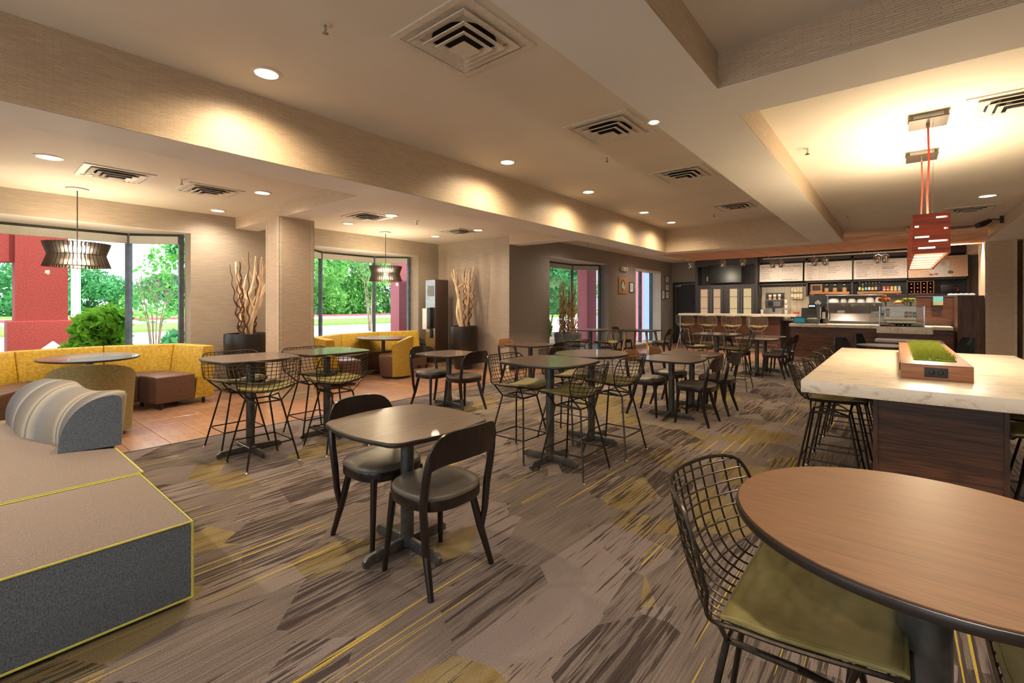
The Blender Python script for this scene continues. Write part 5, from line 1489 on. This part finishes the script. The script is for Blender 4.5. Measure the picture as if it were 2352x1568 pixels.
# fruit on the case
CT = 1.402
def fruit_stand(x, y, label):
    o = thing('fruit_stand', label, 'stand', (x, y, CT), 0, 'steel fruit stands on the display case')
    MB().lathe([(0.045, 0.0), (0.045, 0.085)], 20).build('pedestal', 'steel', o)
    MB().lathe([(0.0, 0.085), (0.125, 0.085), (0.135, 0.095), (0.0, 0.094)], 28).build('plate', 'steel', o)
fruit_stand(-0.192, 13.52, 'steel pedestal stand holding the oranges'); fruit_stand(0.236, 13.52, 'steel pedestal stand holding the yellow-green apples')
om = MB().ball(0, 0, 0.044, 0.046, 0.046, 0.044, 14, 10).mesh('orange_body', 'orange_peel', smooth=80)
oc = MB().cyl(0, 0, 0.086, 0.0885, 0.006, 6).mesh('stem_end', 'tote_green')
for dx, dy, dz, l in ((-0.07, -0.01, 0, 'orange at the window end of the fruit stand'), (0.0, -0.06, 0, 'orange at the front middle of the fruit stand'), (0.068, -0.01, 0, 'orange at the apple end of the fruit stand'), (0.0, 0.055, 0, 'orange at the back of the fruit stand'), (0.0, -0.005, 0.072, 'orange crowning the pile on the fruit stand')):
    o = thing('orange', l, 'orange', (-0.192 + dx, 13.52 + dy, CT + 0.095 + dz), 0, 'oranges on the stand'); link('orange_body', om, o); link('stem_end', oc, o)
am = MB().lathe([(0.0, 0.012), (0.018, 0.004), (0.036, 0.02), (0.042, 0.045), (0.034, 0.07), (0.015, 0.078), (0.0, 0.07)], 16).mesh('apple_body', 'apple_green', smooth=80)
ast = MB().tube([(0, 0, 0.068), (0.004, 0, 0.088)], 0.002, 5).mesh('apple_stem', 'bark')
for dx, dy, l in ((-0.075, 0.0, 'yellow-green apple next to the bananas'), (-0.005, -0.06, 'yellow-green apple at the front of its stand'), (0.07, -0.01, 'yellow-green apple at the partition end of its stand'), (0.0, 0.05, 'yellow-green apple at the back of its stand')):
    o = thing('apple', l, 'apple', (0.236 + dx, 13.52 + dy, CT + 0.094), 0, 'apples on the stand'); link('apple_body', am, o); link('apple_stem', ast, o)
for i in range(4):
    o = thing('banana', 'ripe banana between the two fruit stands, %s from the front of the bunch' % ords2[i], 'banana', (0.06, 13.46 + i * 0.035, CT), 0.12 * i - 0.1, 'bananas on the display case')
    pts = [(-0.10 + 0.2 * k / 8, 0, 0.022 + 0.045 * math.sin(PI * k / 8) + 0.012 * i) for k in range(9)]
    MB().tube(pts, [0.006, 0.014, 0.018, 0.0195, 0.02, 0.0195, 0.018, 0.013, 0.005], 8).build('banana_body', 'banana', o, smooth=60)
    MB().tube([pts[-1], (pts[-1][0] + 0.018, 0, pts[-1][2] - 0.008)], 0.005, 6).build('banana_stem', 'bark', o)

# till, tablet, flask on the counter
po = thing('cash_till', 'grey till with customer display on the bistro counter', 'till', (-1.68, 14.08, 0.94))
MB().box(-0.16, -0.14, 0.0, 0.20, 0.16, 0.11).build('till_base', 'pos_grey', po, bevel=0.01)
MB().cbox(-0.03, 0.0, 0.27, 0.34, 0.08, 0.27, rx=-0.25).build('monitor', 'pos_grey', po, bevel=0.02)
MB().cbox(0.19, -0.05, 0.28, 0.07, 0.26, 0.28, rx=-0.2).build('printer_side', 'grey_plastic', po, bevel=0.025)
MB().box(-0.05, -0.02, 0.40, 0.12, 0.03, 0.50).build('pole_display', 'black_plastic', po, bevel=0.006)
MB().box(-0.035, -0.024, 0.43, 0.10, -0.02, 0.475).build('display_glass', 'display_white', po)
MB().box(-0.04, -0.2, 0.13, 0.14, -0.10, 0.15).build('receipt_paper', 'paper_white', po)
ta = thing('order_tablet', 'small tablet with teal screen at the end of the bistro counter', 'tablet', (-1.89, 13.82, 0.94))
MB().cbox(0, 0, 0.088, 0.29, 0.014, 0.17, rx=-0.2).build('tablet_body', 'black_plastic', ta, bevel=0.005)
MB().cbox(0, -0.0085, 0.089, 0.25, 0.003, 0.135, rx=-0.2).build('tablet_screen', 'tablet_teal', ta)
for x in (-0.05, 0.0, 0.05): MB().cbox(x, -0.0105, 0.095, 0.018, 0.002, 0.012, rx=-0.2).build('screen_icon', 'paper_white', ta)
MB().box(-0.1, 0.0, 0.0, 0.1, 0.09, 0.006).build('tablet_foot', 'black_plastic', ta)
fl = thing('coffee_flask', 'black lidded flask with pale label beside the till', 'flask', (-1.40, 14.2, 0.94))
MB().lathe([(0.075, 0), (0.08, 0.01), (0.08, 0.33), (0.06, 0.40), (0.04, 0.43), (0.04, 0.45), (0.0, 0.455)], 20).build('flask_body', 'bottle_dark', fl, smooth=50)
MB().box(-0.035, -0.083, 0.13, 0.035, -0.077, 0.30).build('flask_label', 'paper_white', fl)
MB().tube([(0.07, 0, 0.33), (0.12, 0, 0.30), (0.12, 0, 0.12), (0.08, 0, 0.08)], 0.008, 6).build('flask_handle', 'black_plastic', fl)
ks = thing('card_reader', 'small dark card reader on the counter end near the till', 'card reader', (-2.02, 14.15, 0.94))
MB().cbox(0, 0, 0.07, 0.16, 0.12, 0.05, rx=0.4).build('reader_body', 'black_plastic', ks, bevel=0.008)
MB().box(-0.05, -0.02, 0.0, 0.05, 0.05, 0.05).build('reader_foot', 'black_plastic', ks)

# ------------------------------------------------------------------ back bar
bb = thing('back_counter', 'dark back counter with grey tiled splash behind the bistro bar', 'counter', (-1.0, 16.7, 0))
MB().box(-2.40, -0.28, 0, 2.42, 0.36, 0.93).build('counter_body', 'dark_panel', bb)
MB().box(-2.41, -0.30, 0.93, 2.43, 0.36, 0.96).build('counter_top', 'grey_tile', bb)
wall_back = bpy.data.objects['wall_back']
wt_a = MB().box(0, 17.112, 0, 0.161, 17.13, 0.246).mesh('tile', 'wall_tile'); wt_b = MB().box(0, 17.112, 0, 0.346, 17.13, 0.231).mesh('tile', 'grey_tile')
for i in range(8):
    for j in range(4): link('tile', wt_a, wall_back, (-3.40 + i * 0.165, 0, 1.0 + j * 0.25))
for i in range(10):
    for j in range(3): link('tile', wt_b, wall_back, (-2.08 + i * 0.35, 0, 1.0 + j * 0.235))
su = thing('shelf_unit', 'dark wall shelf unit holding jars, bottles and wine under the menu boards', 'shelf', (-0.97, 16.78, 0))
for x in (-2.46, -1.13, 0.0, 1.23, 2.43): MB().box(x - 0.025, 0.0, 1.70, x + 0.025, 0.34, 2.85).build('upright', 'dark_panel', su)
for a, b, z in ((-1.13, 0.0, 1.70), (0.0, 1.23, 1.70), (1.23, 2.43, 1.70), (-1.13, 0.0, 2.12), (0.0, 1.23, 2.12), (1.23, 2.43, 2.12), (-2.46, -1.13, 2.08)): MB().box(a, 0.0, z - 0.02, b, 0.34, z + 0.02).build('shelf_board', 'dark_panel', su)
MB().box(-1.13, 0.325, 1.70, 2.43, 0.33, 2.95).box(-2.46, 0.325, 2.06, -1.13, 0.33, 2.95).build('back_board', 'dark_panel', su)
MB().box(-2.46, 0.0, 2.78, 2.43, 0.33, 2.95).build('header', 'dark_panel', su)

def letters(parent, text, x, z, size, mat='ink', sx=0.62, y=-0.012):
    cu = bpy.data.curves.new('lettering', 'FONT'); cu.body = text; cu.size = size; cu.extrude = 0.0008
    cu.materials.append(MATS[mat]); o = bpy.data.objects.new('lettering', cu); COL.objects.link(o)
    me = bpy.data.meshes.new_from_object(o); bpy.data.objects.remove(o)
    o = link('lettering', me, parent, (x, y, z)); o.rotation_euler = (PI / 2, 0, 0); o.scale = (sx, 1, 1)
    return o
def menu_board(x0, x1, label, heads, cols, name='menu_board'):
    t = thing(name, label, 'menu board', ((x0 + x1) / 2, 16.76, 2.44), 0, 'lit menu boards over the back bar'); t.rotation_euler = (-0.10, 0, 0)
    h = (x1 - x0) / 2
    MB().box(-h, -0.01, -0.28, h, 0.01, 0.28).build('board_panel', 'menu_white', t)
    MB().box(-h - 0.008, -0.006, -0.288, h + 0.008, 0.014, 0.288).build('board_frame', 'dark_panel', t)
    for txt, x, z, s in heads: letters(t, txt, x, z, s)
    rr_ = random.Random(int(abs(x0) * 100))
    for x, z, n, w, dz in cols:
        for i in range(n):
            ln = w * rr_.uniform(0.55, 1.0)
            MB().box(x, -0.0125, z - i * dz, x + ln, -0.010, z - i * dz + 0.010).build('text_line', 'ink_soft', t)
    return t
menu_board(-3.399, -2.202, 'menu board reading FRUITS+GRAINS and BREAKFAST BOARDS beside the charcoal cabinet', [('FRUITS+GRAINS', -0.55, 0.165, 0.092), ('BREAKFAST BOARDS', 0.02, 0.165, 0.092)],
           [(-0.55, 0.11, 6, 0.32, 0.058), (-0.08, 0.11, 5, 0.03, 0.07), (0.02, 0.11, 2, 0.34, 0.06), (0.52, 0.12, 2, 0.03, 0.06), (0.05, -0.22, 2, 0.45, 0.025)])
menu_board(-2.156, -0.973, 'menu board reading STARBUCKS COFFEE with price columns', [('STARBUCKS\u00ae COFFEE', -0.54, 0.165, 0.094)],
           [(-0.53, 0.10, 7, 0.26, 0.056), (-0.20, 0.13, 8, 0.025, 0.05), (-0.13, 0.13, 8, 0.025, 0.05), (-0.06, 0.13, 8, 0.025, 0.05), (0.0, 0.11, 4, 0.34, 0.055), (0.40, 0.14, 3, 0.025, 0.06), (0.46, 0.14, 4, 0.025, 0.06), (0.52, 0.14, 3, 0.025, 0.06)])
menu_board(-0.932, 0.25, 'menu board reading EGGS and GRIDDLED', [('EGGS', -0.53, 0.175, 0.094), ('GRIDDLED', 0.05, -0.015, 0.09)],
           [(-0.53, 0.12, 7, 0.40, 0.055), (-0.05, 0.15, 5, 0.03, 0.07), (0.05, 0.16, 3, 0.36, 0.05), (0.05, -0.08, 3, 0.40, 0.055), (0.52, 0.16, 5, 0.03, 0.08)])
bi = menu_board(0.278, 1.448, 'picture board reading BISTRO and FRESH STARTS above the wine rack', [], [], 'picture_board')
MB().prism([(-0.58, 0), (-0.1, 0), (-0.1, 0.001), (-0.58, 0.001)], 0, 0.001) if False else None
MB().add([(-0.58, -0.0115, -0.27), (-0.05, -0.0115, -0.27), (-0.33, -0.0115, 0.10), (-0.58, -0.0115, 0.16)], [(0, 1, 2, 3)]).build('printed_bread', 'photo_peach', bi)
MB().add([(0.28, -0.0112, -0.27), (0.58, -0.0112, -0.27), (0.58, -0.0112, 0.27), (0.10, -0.0112, 0.27)], [(0, 1, 2, 3)]).build('printed_bowl', 'photo_peach', bi)
mb = MB()
for i in range(6): mb.tube([(0.10 + 0.06 * i, -0.0125, 0.18 + 0.03 * math.sin(i)), (0.16 + 0.055 * i, -0.0125, 0.23), (0.2 + 0.05 * i, -0.0125, 0.19)], 0.006, 4)
mb.build('printed_oats', 'can_cream', bi)
MB().lathe([(0, 0), (0.09, 0)], 3) if False else None
for x, z, r, m in ((-0.12, -0.21, 0.05, 'photo_rose'), (-0.02, -0.20, 0.045, 'photo_rose'), (0.26, -0.16, 0.06, 'photo_green')): MB().ball(x, -0.011, z, r, 0.002, r * 0.7, 14, 6).build('printed_fruit', m, bi)
MB().box(-0.30, -0.0132, -0.10, 0.24, -0.0118, 0.16).build('printed_card', 'menu_white', bi)
letters(bi, 'BISTRO', -0.26, -0.07, 0.10, y=-0.0145); letters(bi, 'FRESH', 0.08, 0.09, 0.045, y=-0.0145); letters(bi, 'STARTS', 0.06, 0.04, 0.045, y=-0.0145)

# wooden risers and what stands on them
for x, w, l in ((-1.53, 0.99, 'thick wooden riser board under the glass jars'), (-0.36, 0.99, 'thick wooden riser board under the syrup bottles')):
    o = thing('riser_board', l, 'shelf riser', (x, 16.86, 1.72), 0, 'wooden risers in the shelf unit')
    MB().box(-w / 2, -0.09, 0.02, w / 2, 0.12, 0.09).build('board', 'shelf_wood', o, bevel=0.003)
    for s in (-1, 1): MB().box(s * w * 0.42 - 0.03, -0.08, 0, s * w * 0.42 + 0.03, 0.11, 0.02).build('foot', 'shelf_wood', o)
RZ = 1.81
o = thing('chalk_frame', 'small wooden framed chalkboard leaning beside the glass jars', 'frame', (-1.86, 16.86, RZ))
MB().box(-0.15, 0, 0, 0.15, 0.02, 0.045).box(-0.15, 0, 0.20, 0.15, 0.02, 0.245).box(-0.15, 0, 0.045, -0.105, 0.02, 0.2).box(0.105, 0, 0.045, 0.15, 0.02, 0.2).build('frame_border', 'shelf_wood', o)
MB().box(-0.105, 0.006, 0.045, 0.105, 0.014, 0.2).build('chalkboard', 'chalk', o)
jm = MB().lathe([(0.055, 0), (0.06, 0.01), (0.06, 0.18), (0.048, 0.20)], 18, caps=False).mesh('jar_glass', 'clear_glass', smooth=60)
jf = MB().lathe([(0.0, 0.004), (0.054, 0.004), (0.054, 0.115), (0.03, 0.125), (0.0, 0.12)], 16).mesh('jar_filling', 'cookie', smooth=60)
jl = MB().lathe([(0.05, 0.20), (0.052, 0.215), (0.03, 0.235), (0.012, 0.25), (0.0, 0.252)], 16).mesh('jar_lid', 'chrome', smooth=60)
for x, l in ((-1.60, 'biscuit jar nearest the framed chalkboard'), (-1.39, 'middle biscuit jar of three'), (-1.16, 'biscuit jar at the bottle end of its riser')):
    o = thing('biscuit_jar', l, 'jar', (x, 16.86, RZ), 0, 'biscuit jars'); link('jar_glass', jm, o); link('jar_filling', jf, o); link('jar_lid', jl, o)
BOT = (('bottle_dark', 'cream', 0.27, 'tall dark syrup bottle with pale label, first in the row'), ('bottle_green', 'label_lime', 0.22, 'short green bottle with lime label'), ('bottle_dark', 'photo_sky', 0.25, 'dark syrup bottle with pale blue label'), ('bottle_dark', 'paper_white', 0.26, 'dark syrup bottle with white label'),
       ('bottle_dark', 'can_cream', 0.25, 'dark syrup bottle with tan label'), ('bottle_dark', 'label_gold', 0.265, 'dark syrup bottle with gold label'), ('bottle_dark', 'navy', 0.265, 'dark syrup bottle with navy label, last in the row'))
for i, (m, lb, h, l) in enumerate(BOT):
    o = thing('syrup_bottle', l, 'bottle', (-0.80 + i * 0.075, 16.86, RZ), 0, 'syrup bottles on the riser')
    MB().lathe([(0.028, 0), (0.03, 0.006), (0.03, h * 0.55), (0.012, h * 0.72), (0.011, h * 0.93), (0.0, h * 0.93)], 14).build('glass_body', m, o, smooth=50)
    MB().lathe([(0.0305, h * 0.14), (0.0305, h * 0.46)], 14, caps=False).build('bottle_label', lb, o)
    MB().cyl(0, 0, h * 0.92, h, 0.013, 10).build('bottle_cap', 'cream', o)
for i, (m, l) in enumerate((('can_pink', 'pink tin first after the syrup bottles'), ('can_red', 'red tin second after the syrup bottles'), ('can_yellow', 'yellow tin in the middle of the tins'), ('can_cream', 'cream tin fourth after the syrup bottles'), ('can_blue', 'pale blue tin at the end of the riser'))):
    o = thing('drink_tin', l, 'tin', (-0.24 + i * 0.082, 16.86, RZ), 0, 'tins on the riser')
    MB().lathe([(0.030, 0), (0.034, 0.008), (0.034, 0.125), (0.029, 0.135), (0.0, 0.134)], 14).build('tin_body', m, o, smooth=50)
    MB().lathe([(0.0345, 0.03), (0.0345, 0.06)], 14, caps=False).build('tin_band', 'cream', o)
wr = thing('wine_rack', 'red-brown wooden wine rack with dark bottles beneath the picture board', 'wine rack', (0.536, 16.83, 1.72))
for x in (-0.26, -0.13, 0.0, 0.13, 0.26): MB().box(x - 0.008, -0.05, 0, x + 0.008, 0.2, 0.345).build('rack_upright', 'oak_box', wr)
for z in (0.0, 0.335): MB().box(-0.268, -0.05, z, 0.268, 0.2, z + 0.012).build('rack_rail', 'oak_box', wr)
wb = MB().tube([(0, 0.18, 0), (0, 0.02, 0), (0, -0.02, 0), (0, -0.045, 0)], [0.042, 0.042, 0.02, 0.016], 12).mesh('bottle_glass', 'wine_dark', smooth=50)
wc = MB().tube([(0, -0.044, 0), (0, -0.05, 0)], 0.017, 10).mesh('capsule', 'can_pink')
for i in range(4):
    for j in range(3):
        o = thing('wine_bottle', 'dark wine bottle lying in the wine rack, %s row, %s column from the tins' % (('bottom', 'middle', 'top')[j], ords2[i]), 'wine bottle', (0.536 - 0.195 + i * 0.13, 16.83, 1.72 + 0.062 + j * 0.105), 0, 'bottles in the wine rack'); link('bottle_glass', wb, o); link('capsule', wc, o)
o = thing('serving_board', 'dark serving board with a curved handle on the shelf by the wine rack', 'serving board', (1.10, 16.9, 1.72))
MB().box(-0.16, 0, 0, 0.10, 0.02, 0.24).build('board', 'black_plastic', o, bevel=0.008)
MB().tube([(0.09, 0.01, 0.14), (0.16, 0.01, 0.15), (0.19, 0.01, 0.11), (0.15, 0.01, 0.06), (0.09, 0.01, 0.08)], 0.018, 8).build('board_handle', 'walnut', o)
# steel heated shelf with wrapped breads
hs = thing('warming_shelf', 'two-tier stainless warming shelf above the back counter', 'shelf', (-0.92, 16.62, 0.96))
MB().box(-0.66, -0.15, 0.72, 0.66, 0.2, 0.755).build('hood', 'steel', hs, bevel=0.004)
MB().box(-0.66, -0.15, 0.51, 0.66, 0.2, 0.53).build('tray', 'steel', hs)
for x in (-0.64, 0.64):
    MB().box(x - 0.015, 0.12, 0, x + 0.015, 0.18, 0.72).build('support', 'steel', hs)
for i, (x0, x1, h) in enumerate(((-1.535, -1.272, 0.12), (-1.243, -1.091, 0.11), (-1.062, -0.875, 0.11), (-0.857, -0.664, 0.10), (-0.655, -0.457, 0.15), (-0.44, -0.28, 0.16))):
    o = thing('wrapped_bread', 'white wrapped %s on the warming shelf, %s along' % (('loaf', 'roll', 'stack of plates', 'stack of plates', 'bread bag', 'bread bag')[i], ('first', 'second', 'third', 'fourth', 'fifth', 'sixth')[i]), 'bread', ((x0 + x1) / 2, 16.63, 1.49), 0, 'white wrapped food on the warming shelf')
    w = (x1 - x0) / 2
    MB().lathe([(0.0, 0.0), (w * 0.96, 0.0), (w, h * 0.35), (w * 0.85, h * 0.8), (w * 0.4, h), (0.0, h)], 18).build('wrapping', 'paper_white', o, smooth=60)
    MB().tube([(w, 0, h * 0.3), (w + 0.012, 0, h * 0.36)], 0.008, 6).build('wrap_twist', 'paper_white', o)
pu = thing('prep_unit', 'stainless refrigerated prep counter with sloped lid', 'prep counter', (-0.95, 16.22, 0))
MB().box(-0.75, -0.18, 0, 0.75, 0.18, 0.93).build('cabinet_body', 'steel', pu)
MB().box(-0.77, -0.20, 0.93, 0.77, 0.18, 0.97).build('worktop_edge', 'steel', pu, bevel=0.006)
mb = MB(); mb.add([(-0.70, -0.12, 0.97), (0.70, -0.12, 0.97), (0.70, 0.17, 0.97), (-0.70, 0.17, 0.97), (-0.66, 0.10, 1.17), (0.66, 0.10, 1.17), (0.66, 0.17, 1.17), (-0.66, 0.17, 1.17)], [(3, 2, 1, 0), (4, 5, 6, 7), (0, 1, 5, 4), (1, 2, 6, 5), (2, 3, 7, 6), (3, 0, 4, 7)])
mb.build('sloped_lid', 'steel', pu)
MB().tube([(0.05, -0.1, 1.0), (0.05, -0.13, 1.03), (0.2, -0.13, 1.03), (0.2, -0.1, 1.0)], 0.007, 6).build('lid_handle', 'chrome', pu)
o = thing('label_printer', 'small dark grey printer behind the sloped steel lid', 'printer', (-1.22, 16.62, 0.96))
MB().box(-0.09, -0.08, 0.2, 0.09, 0.08, 0.30).build('printer_body', 'grey_plastic', o, bevel=0.02); MB().box(-0.1, -0.08, 0.0, 0.1, 0.08, 0.2).build('printer_stand', 'steel', o)
# black panel with round emblem
em = thing('emblem_panel', 'black panel with a pale round siren emblem beside the till', 'sign', (-1.80, 16.70, 1.50))
MB().box(-0.22, -0.01, -0.20, 0.22, 0.01, 0.20).build('panel', 'black_plastic', em)
def siren(parent, w, h, y, m_fig, m_bg):
    """oval crowned two-tailed figure in flat layers"""
    if m_bg: MB().ball(0, y, 0, w * 1.15, 0.002, h * 1.08, 24, 12).build('emblem_ground', m_bg, parent)
    y2 = y - 0.003
    for s in (-1, 1):
        for k in range(4):
            a = 0.50 + 0.17 * k
            pts = [(s * w * (0.22 + 0.62 * a * math.sin(q) ** 0.8), y2, h * (0.42 - 1.25 * q / PI * 1.1)) for q in [PI * i / 9 for i in range(10)]]
            MB().tube(pts, w * 0.075, 4).build('emblem_hair', m_fig, parent)
        MB().tube([(s * w * 0.2, y2, -h * 0.5), (s * w * 0.7, y2, -h * 0.2), (s * w * 0.95, y2, h * 0.25)], [w * 0.12, w * 0.1, w * 0.03], 5).build('emblem_tail', m_fig, parent)
    MB().ball(0, y2, h * 0.28, w * 0.30, 0.003, h * 0.22, 14, 8).build('emblem_face', m_fig, parent)
    MB().ball(0, y2, -h * 0.22, w * 0.34, 0.003, h * 0.35, 14, 8).build('emblem_body', m_fig, parent)
    for k in (-1, 0, 1): MB().cbox(k * w * 0.24, y2, h * (0.66 if k == 0 else 0.6), w * 0.16, 0.003, h * 0.28).build('crown_point', m_fig, parent)
siren(em, 0.085, 0.085, -0.014, 'grey_tile', None)
# coffee machine
cm = thing('coffee_machine', 'large bean-to-cup coffee machine with cups on top behind the bar', 'coffee machine', (-2.92, 16.42, 0.96))
MB().box(-0.23, -0.06, 0.0, 0.22, 0.3, 0.38).build('lower_body', 'steel', cm, bevel=0.006)
MB().box(-0.23, -0.12, 0.38, 0.22, 0.3, 0.62).build('upper_body', 'charcoal', cm, bevel=0.01)
MB().box(-0.15, -0.125, 0.42, -0.02, -0.12, 0.57).build('control_screen', 'screen_black', cm)
for i in range(3):
    for j in range(2): MB().box(0.01 + i * 0.06, -0.126, 0.43 + j * 0.07, 0.055 + i * 0.06, -0.12, 0.48 + j * 0.07).build('button', 'grey_plastic', cm)
MB().box(-0.03, -0.14, 0.24, 0.03, -0.06, 0.36).build('spout', 'black_plastic', cm)
MB().box(-0.20, -0.12, 0.0, 0.20, -0.06, 0.03).build('drip_tray', 'black_plastic', cm)
MB().box(-0.24, 0.05, 0.62, 0.23, 0.3, 0.635).build('cup_deck', 'steel', cm)
for s in (-0.16, 0.1): MB().box(s - 0.13, 0.26, 0.63, s + 0.13, 0.30, 0.84).build('poster_back', 'dark_panel', cm)
cup = MB().lathe([(0.035, 0), (0.045, 0.12), (0.0, 0.12)], 16).mesh('cup_body', 'paper_white', smooth=50)
slv = MB().lathe([(0.0395, 0.035), (0.0435, 0.085)], 16, caps=False).mesh('cup_sleeve', 'kraft', smooth=50)
lid = MB().lathe([(0.048, 0.12), (0.048, 0.13), (0.038, 0.145), (0.0, 0.145)], 16).mesh('cup_lid', 'white_plastic', smooth=50)
for x, z, l in ((-0.13, 1.0, 'takeaway cup with kraft sleeve on the coffee machine, nearest the cabinet'), (0.0, 1.05, 'takeaway cup with kraft sleeve in the middle of the coffee machine top'), (0.13, 1.12, 'takeaway cup with kraft sleeve at the far end of the coffee machine top')):
    o = thing('takeaway_cup', l, 'cup', (-2.92 + x, 16.50, 1.595), 0, 'takeaway cups on the coffee machine'); link('cup_body', cup, o); link('cup_sleeve', slv, o); link('cup_lid', lid, o); o.scale = (1, 1, z)
for x, n, l in ((-2.60, 4, 'tall stack of cups and lids beside the coffee machine'), (-3.26, 2, 'short stack of cups between cabinet and coffee machine')):
    o = thing('cup_stack', l, 'cup stack', (x, 16.42, 0.96))
    for i in range(n):
        q = MB().lathe([(0.036, 0), (0.05, 0.13), (0.0, 0.13)], 14).build('stacked_cup', 'white_plastic', o, (0, 0, 0.02 + i * 0.16))
    MB().cyl(0, 0, 0, 0.02 + n * 0.16, 0.012, 8).build('stack_rod', 'black_metal', o)
tr = thing('tea_rack', 'wire wall rack with two rows of pale tea boxes', 'wall rack', (-2.39, 17.0, 1.60))
for x in (-0.16, 0.16): MB().tube([(x, 0, 0), (x, 0, 0.43)], 0.006, 6).build('rack_side', 'wire_metal', tr)
for z in (0.0, 0.2, 0.43): MB().tube([(-0.16, 0, z), (0.16, 0, z)], 0.005, 6).build('rack_bar', 'wire_metal', tr)
for j in range(2):
    for i in range(4):
        o = thing('tea_box', 'pale tea packet in the %s row of the wire rack, with a %s band' % (('lower', 'upper')[j], ('green', 'yellow', 'brown', 'lime')[i]), 'tea box', (-2.39 - 0.12 + i * 0.08, 16.97, 1.62 + j * 0.2), 0, 'tea packets, %s row' % ('lower', 'upper')[j])
        MB().box(-0.036, -0.02, 0, 0.036, 0.02, 0.15).build('packet', 'cream', o); MB().box(-0.036, -0.0215, 0.015, 0.036, -0.02, 0.045).build('packet_band', ('tote_green', 'can_yellow', 'kraft', 'label_lime')[i], o)
sb = thing('snack_basket', 'basket of snack packets on the counter between bar and till', 'basket', (-2.35, 16.42, 0.96))
MB().lathe([(0.10, 0), (0.14, 0.10), (0.135, 0.10), (0.095, 0.01), (0, 0.01)], 16).build('basket_bowl', 'kraft', sb)
for i, (a, m) in enumerate(((0.3, 'can_red'), (1.5, 'tote_orange'), (2.9, 'cream'), (4.2, 'kraft'), (5.3, 'can_pink'))):
    MB().cbox(0.06 * math.cos(a), 0.06 * math.sin(a), 0.17, 0.09, 0.03, 0.16, rz=a, rx=0.2).build('packet', m, sb, bevel=0.005)

# ------------------------------------------------------------------ things on the far wall
wp = thing('wooden_plaque', 'wooden plaque with an oval pale siren figure on the dark wall', 'plaque', (FX + 0.012, 13.07, 2.013), PI / 2)
MB().box(-0.27, -0.012, -0.25, 0.27, 0.010, 0.25).build('plaque_board', 'kraft', wp, bevel=0.003)
siren(wp, 0.125, 0.165, -0.014, 'siren_pale', 'siren_green')
em2 = thing('emergency_light', 'cream emergency light box high on the dark wall above the plaque', 'emergency light', (FX, 13.12, 2.45), PI / 2)
MB().box(-0.2, -0.07, 0.0, 0.2, -0.001, 0.125).build('lamp_housing', 'cream', em2, bevel=0.012)
for x in (-0.11, 0.11): MB().ball(x, -0.075, 0.06, 0.05, 0.03, 0.045, 12, 8).build('lamp_lens', 'white_plastic', em2)
for y0, y1, z0, z1, l in ((13.544, 13.841, 1.81, 2.13, 'narrow framed notice beside the wooden plaque'), (16.46, 16.85, 2.23, 2.47, 'framed notice, topmost of the three in the corner by the door'), (16.46, 16.84, 1.94, 2.17, 'framed notice, middle of the three in the corner by the door'),
                          (16.13, 16.44, 1.63, 1.945, 'framed notice set lower, next to the narrow far window'), (16.48, 16.84, 1.65, 1.915, 'framed notice, lowest of the three in the corner by the door')):
    o = thing('framed_notice', l, 'picture frame', (FX + 0.002, (y0 + y1) / 2, (z0 + z1) / 2), PI / 2, 'framed notices on the dark wall'); w, h = (y1 - y0) / 2, (z1 - z0) / 2
    MB().box(-w, -0.02, -h, w, 0, -h + 0.02).box(-w, -0.02, h - 0.02, w, 0, h).box(-w, -0.02, -h + 0.02, -w + 0.02, 0, h - 0.02).box(w - 0.02, -0.02, -h + 0.02, w, 0, h - 0.02).build('frame_border', 'dark_edge', o)
    MB().box(-w + 0.02, -0.010, -h + 0.02, w - 0.02, -0.002, h - 0.02).build('notice_sheet', 'paper_white', o)
    for i in range(4): MB().box(-w * 0.5, -0.0115, h * 0.4 - i * h * 0.25, w * (0.5 - 0.1 * (i % 2)), -0.010, h * 0.4 - i * h * 0.25 + 0.012).build('text_line', 'ink_soft', o)
sc_ = thing('security_camera', 'small black security camera on a bracket near the downlight', 'camera', (1.424, 11.45, 2.88))
MB().cyl(-0.015, 0, -0.06, 0.06, 0.03, 10).build('mount_plate', 'black_plastic', sc_)
MB().tube([(-0.01, 0, 0), (-0.12, 0, 0.02), (-0.18, 0, -0.02)], 0.012, 6).build('bracket_arm', 'black_plastic', sc_)
MB().tube([(-0.16, 0.03, 0.0), (-0.24, -0.05, -0.05), (-0.33, -0.14, -0.09)], [0.04, 0.05, 0.045], 10).build('camera_body', 'black_plastic', sc_)
MB().tube([(-0.02, 0.02, 0.05), (-0.08, 0.04, 0.12), (-0.02, 0.05, 0.16)], 0.004, 5).build('cable', 'black_plastic', sc_)
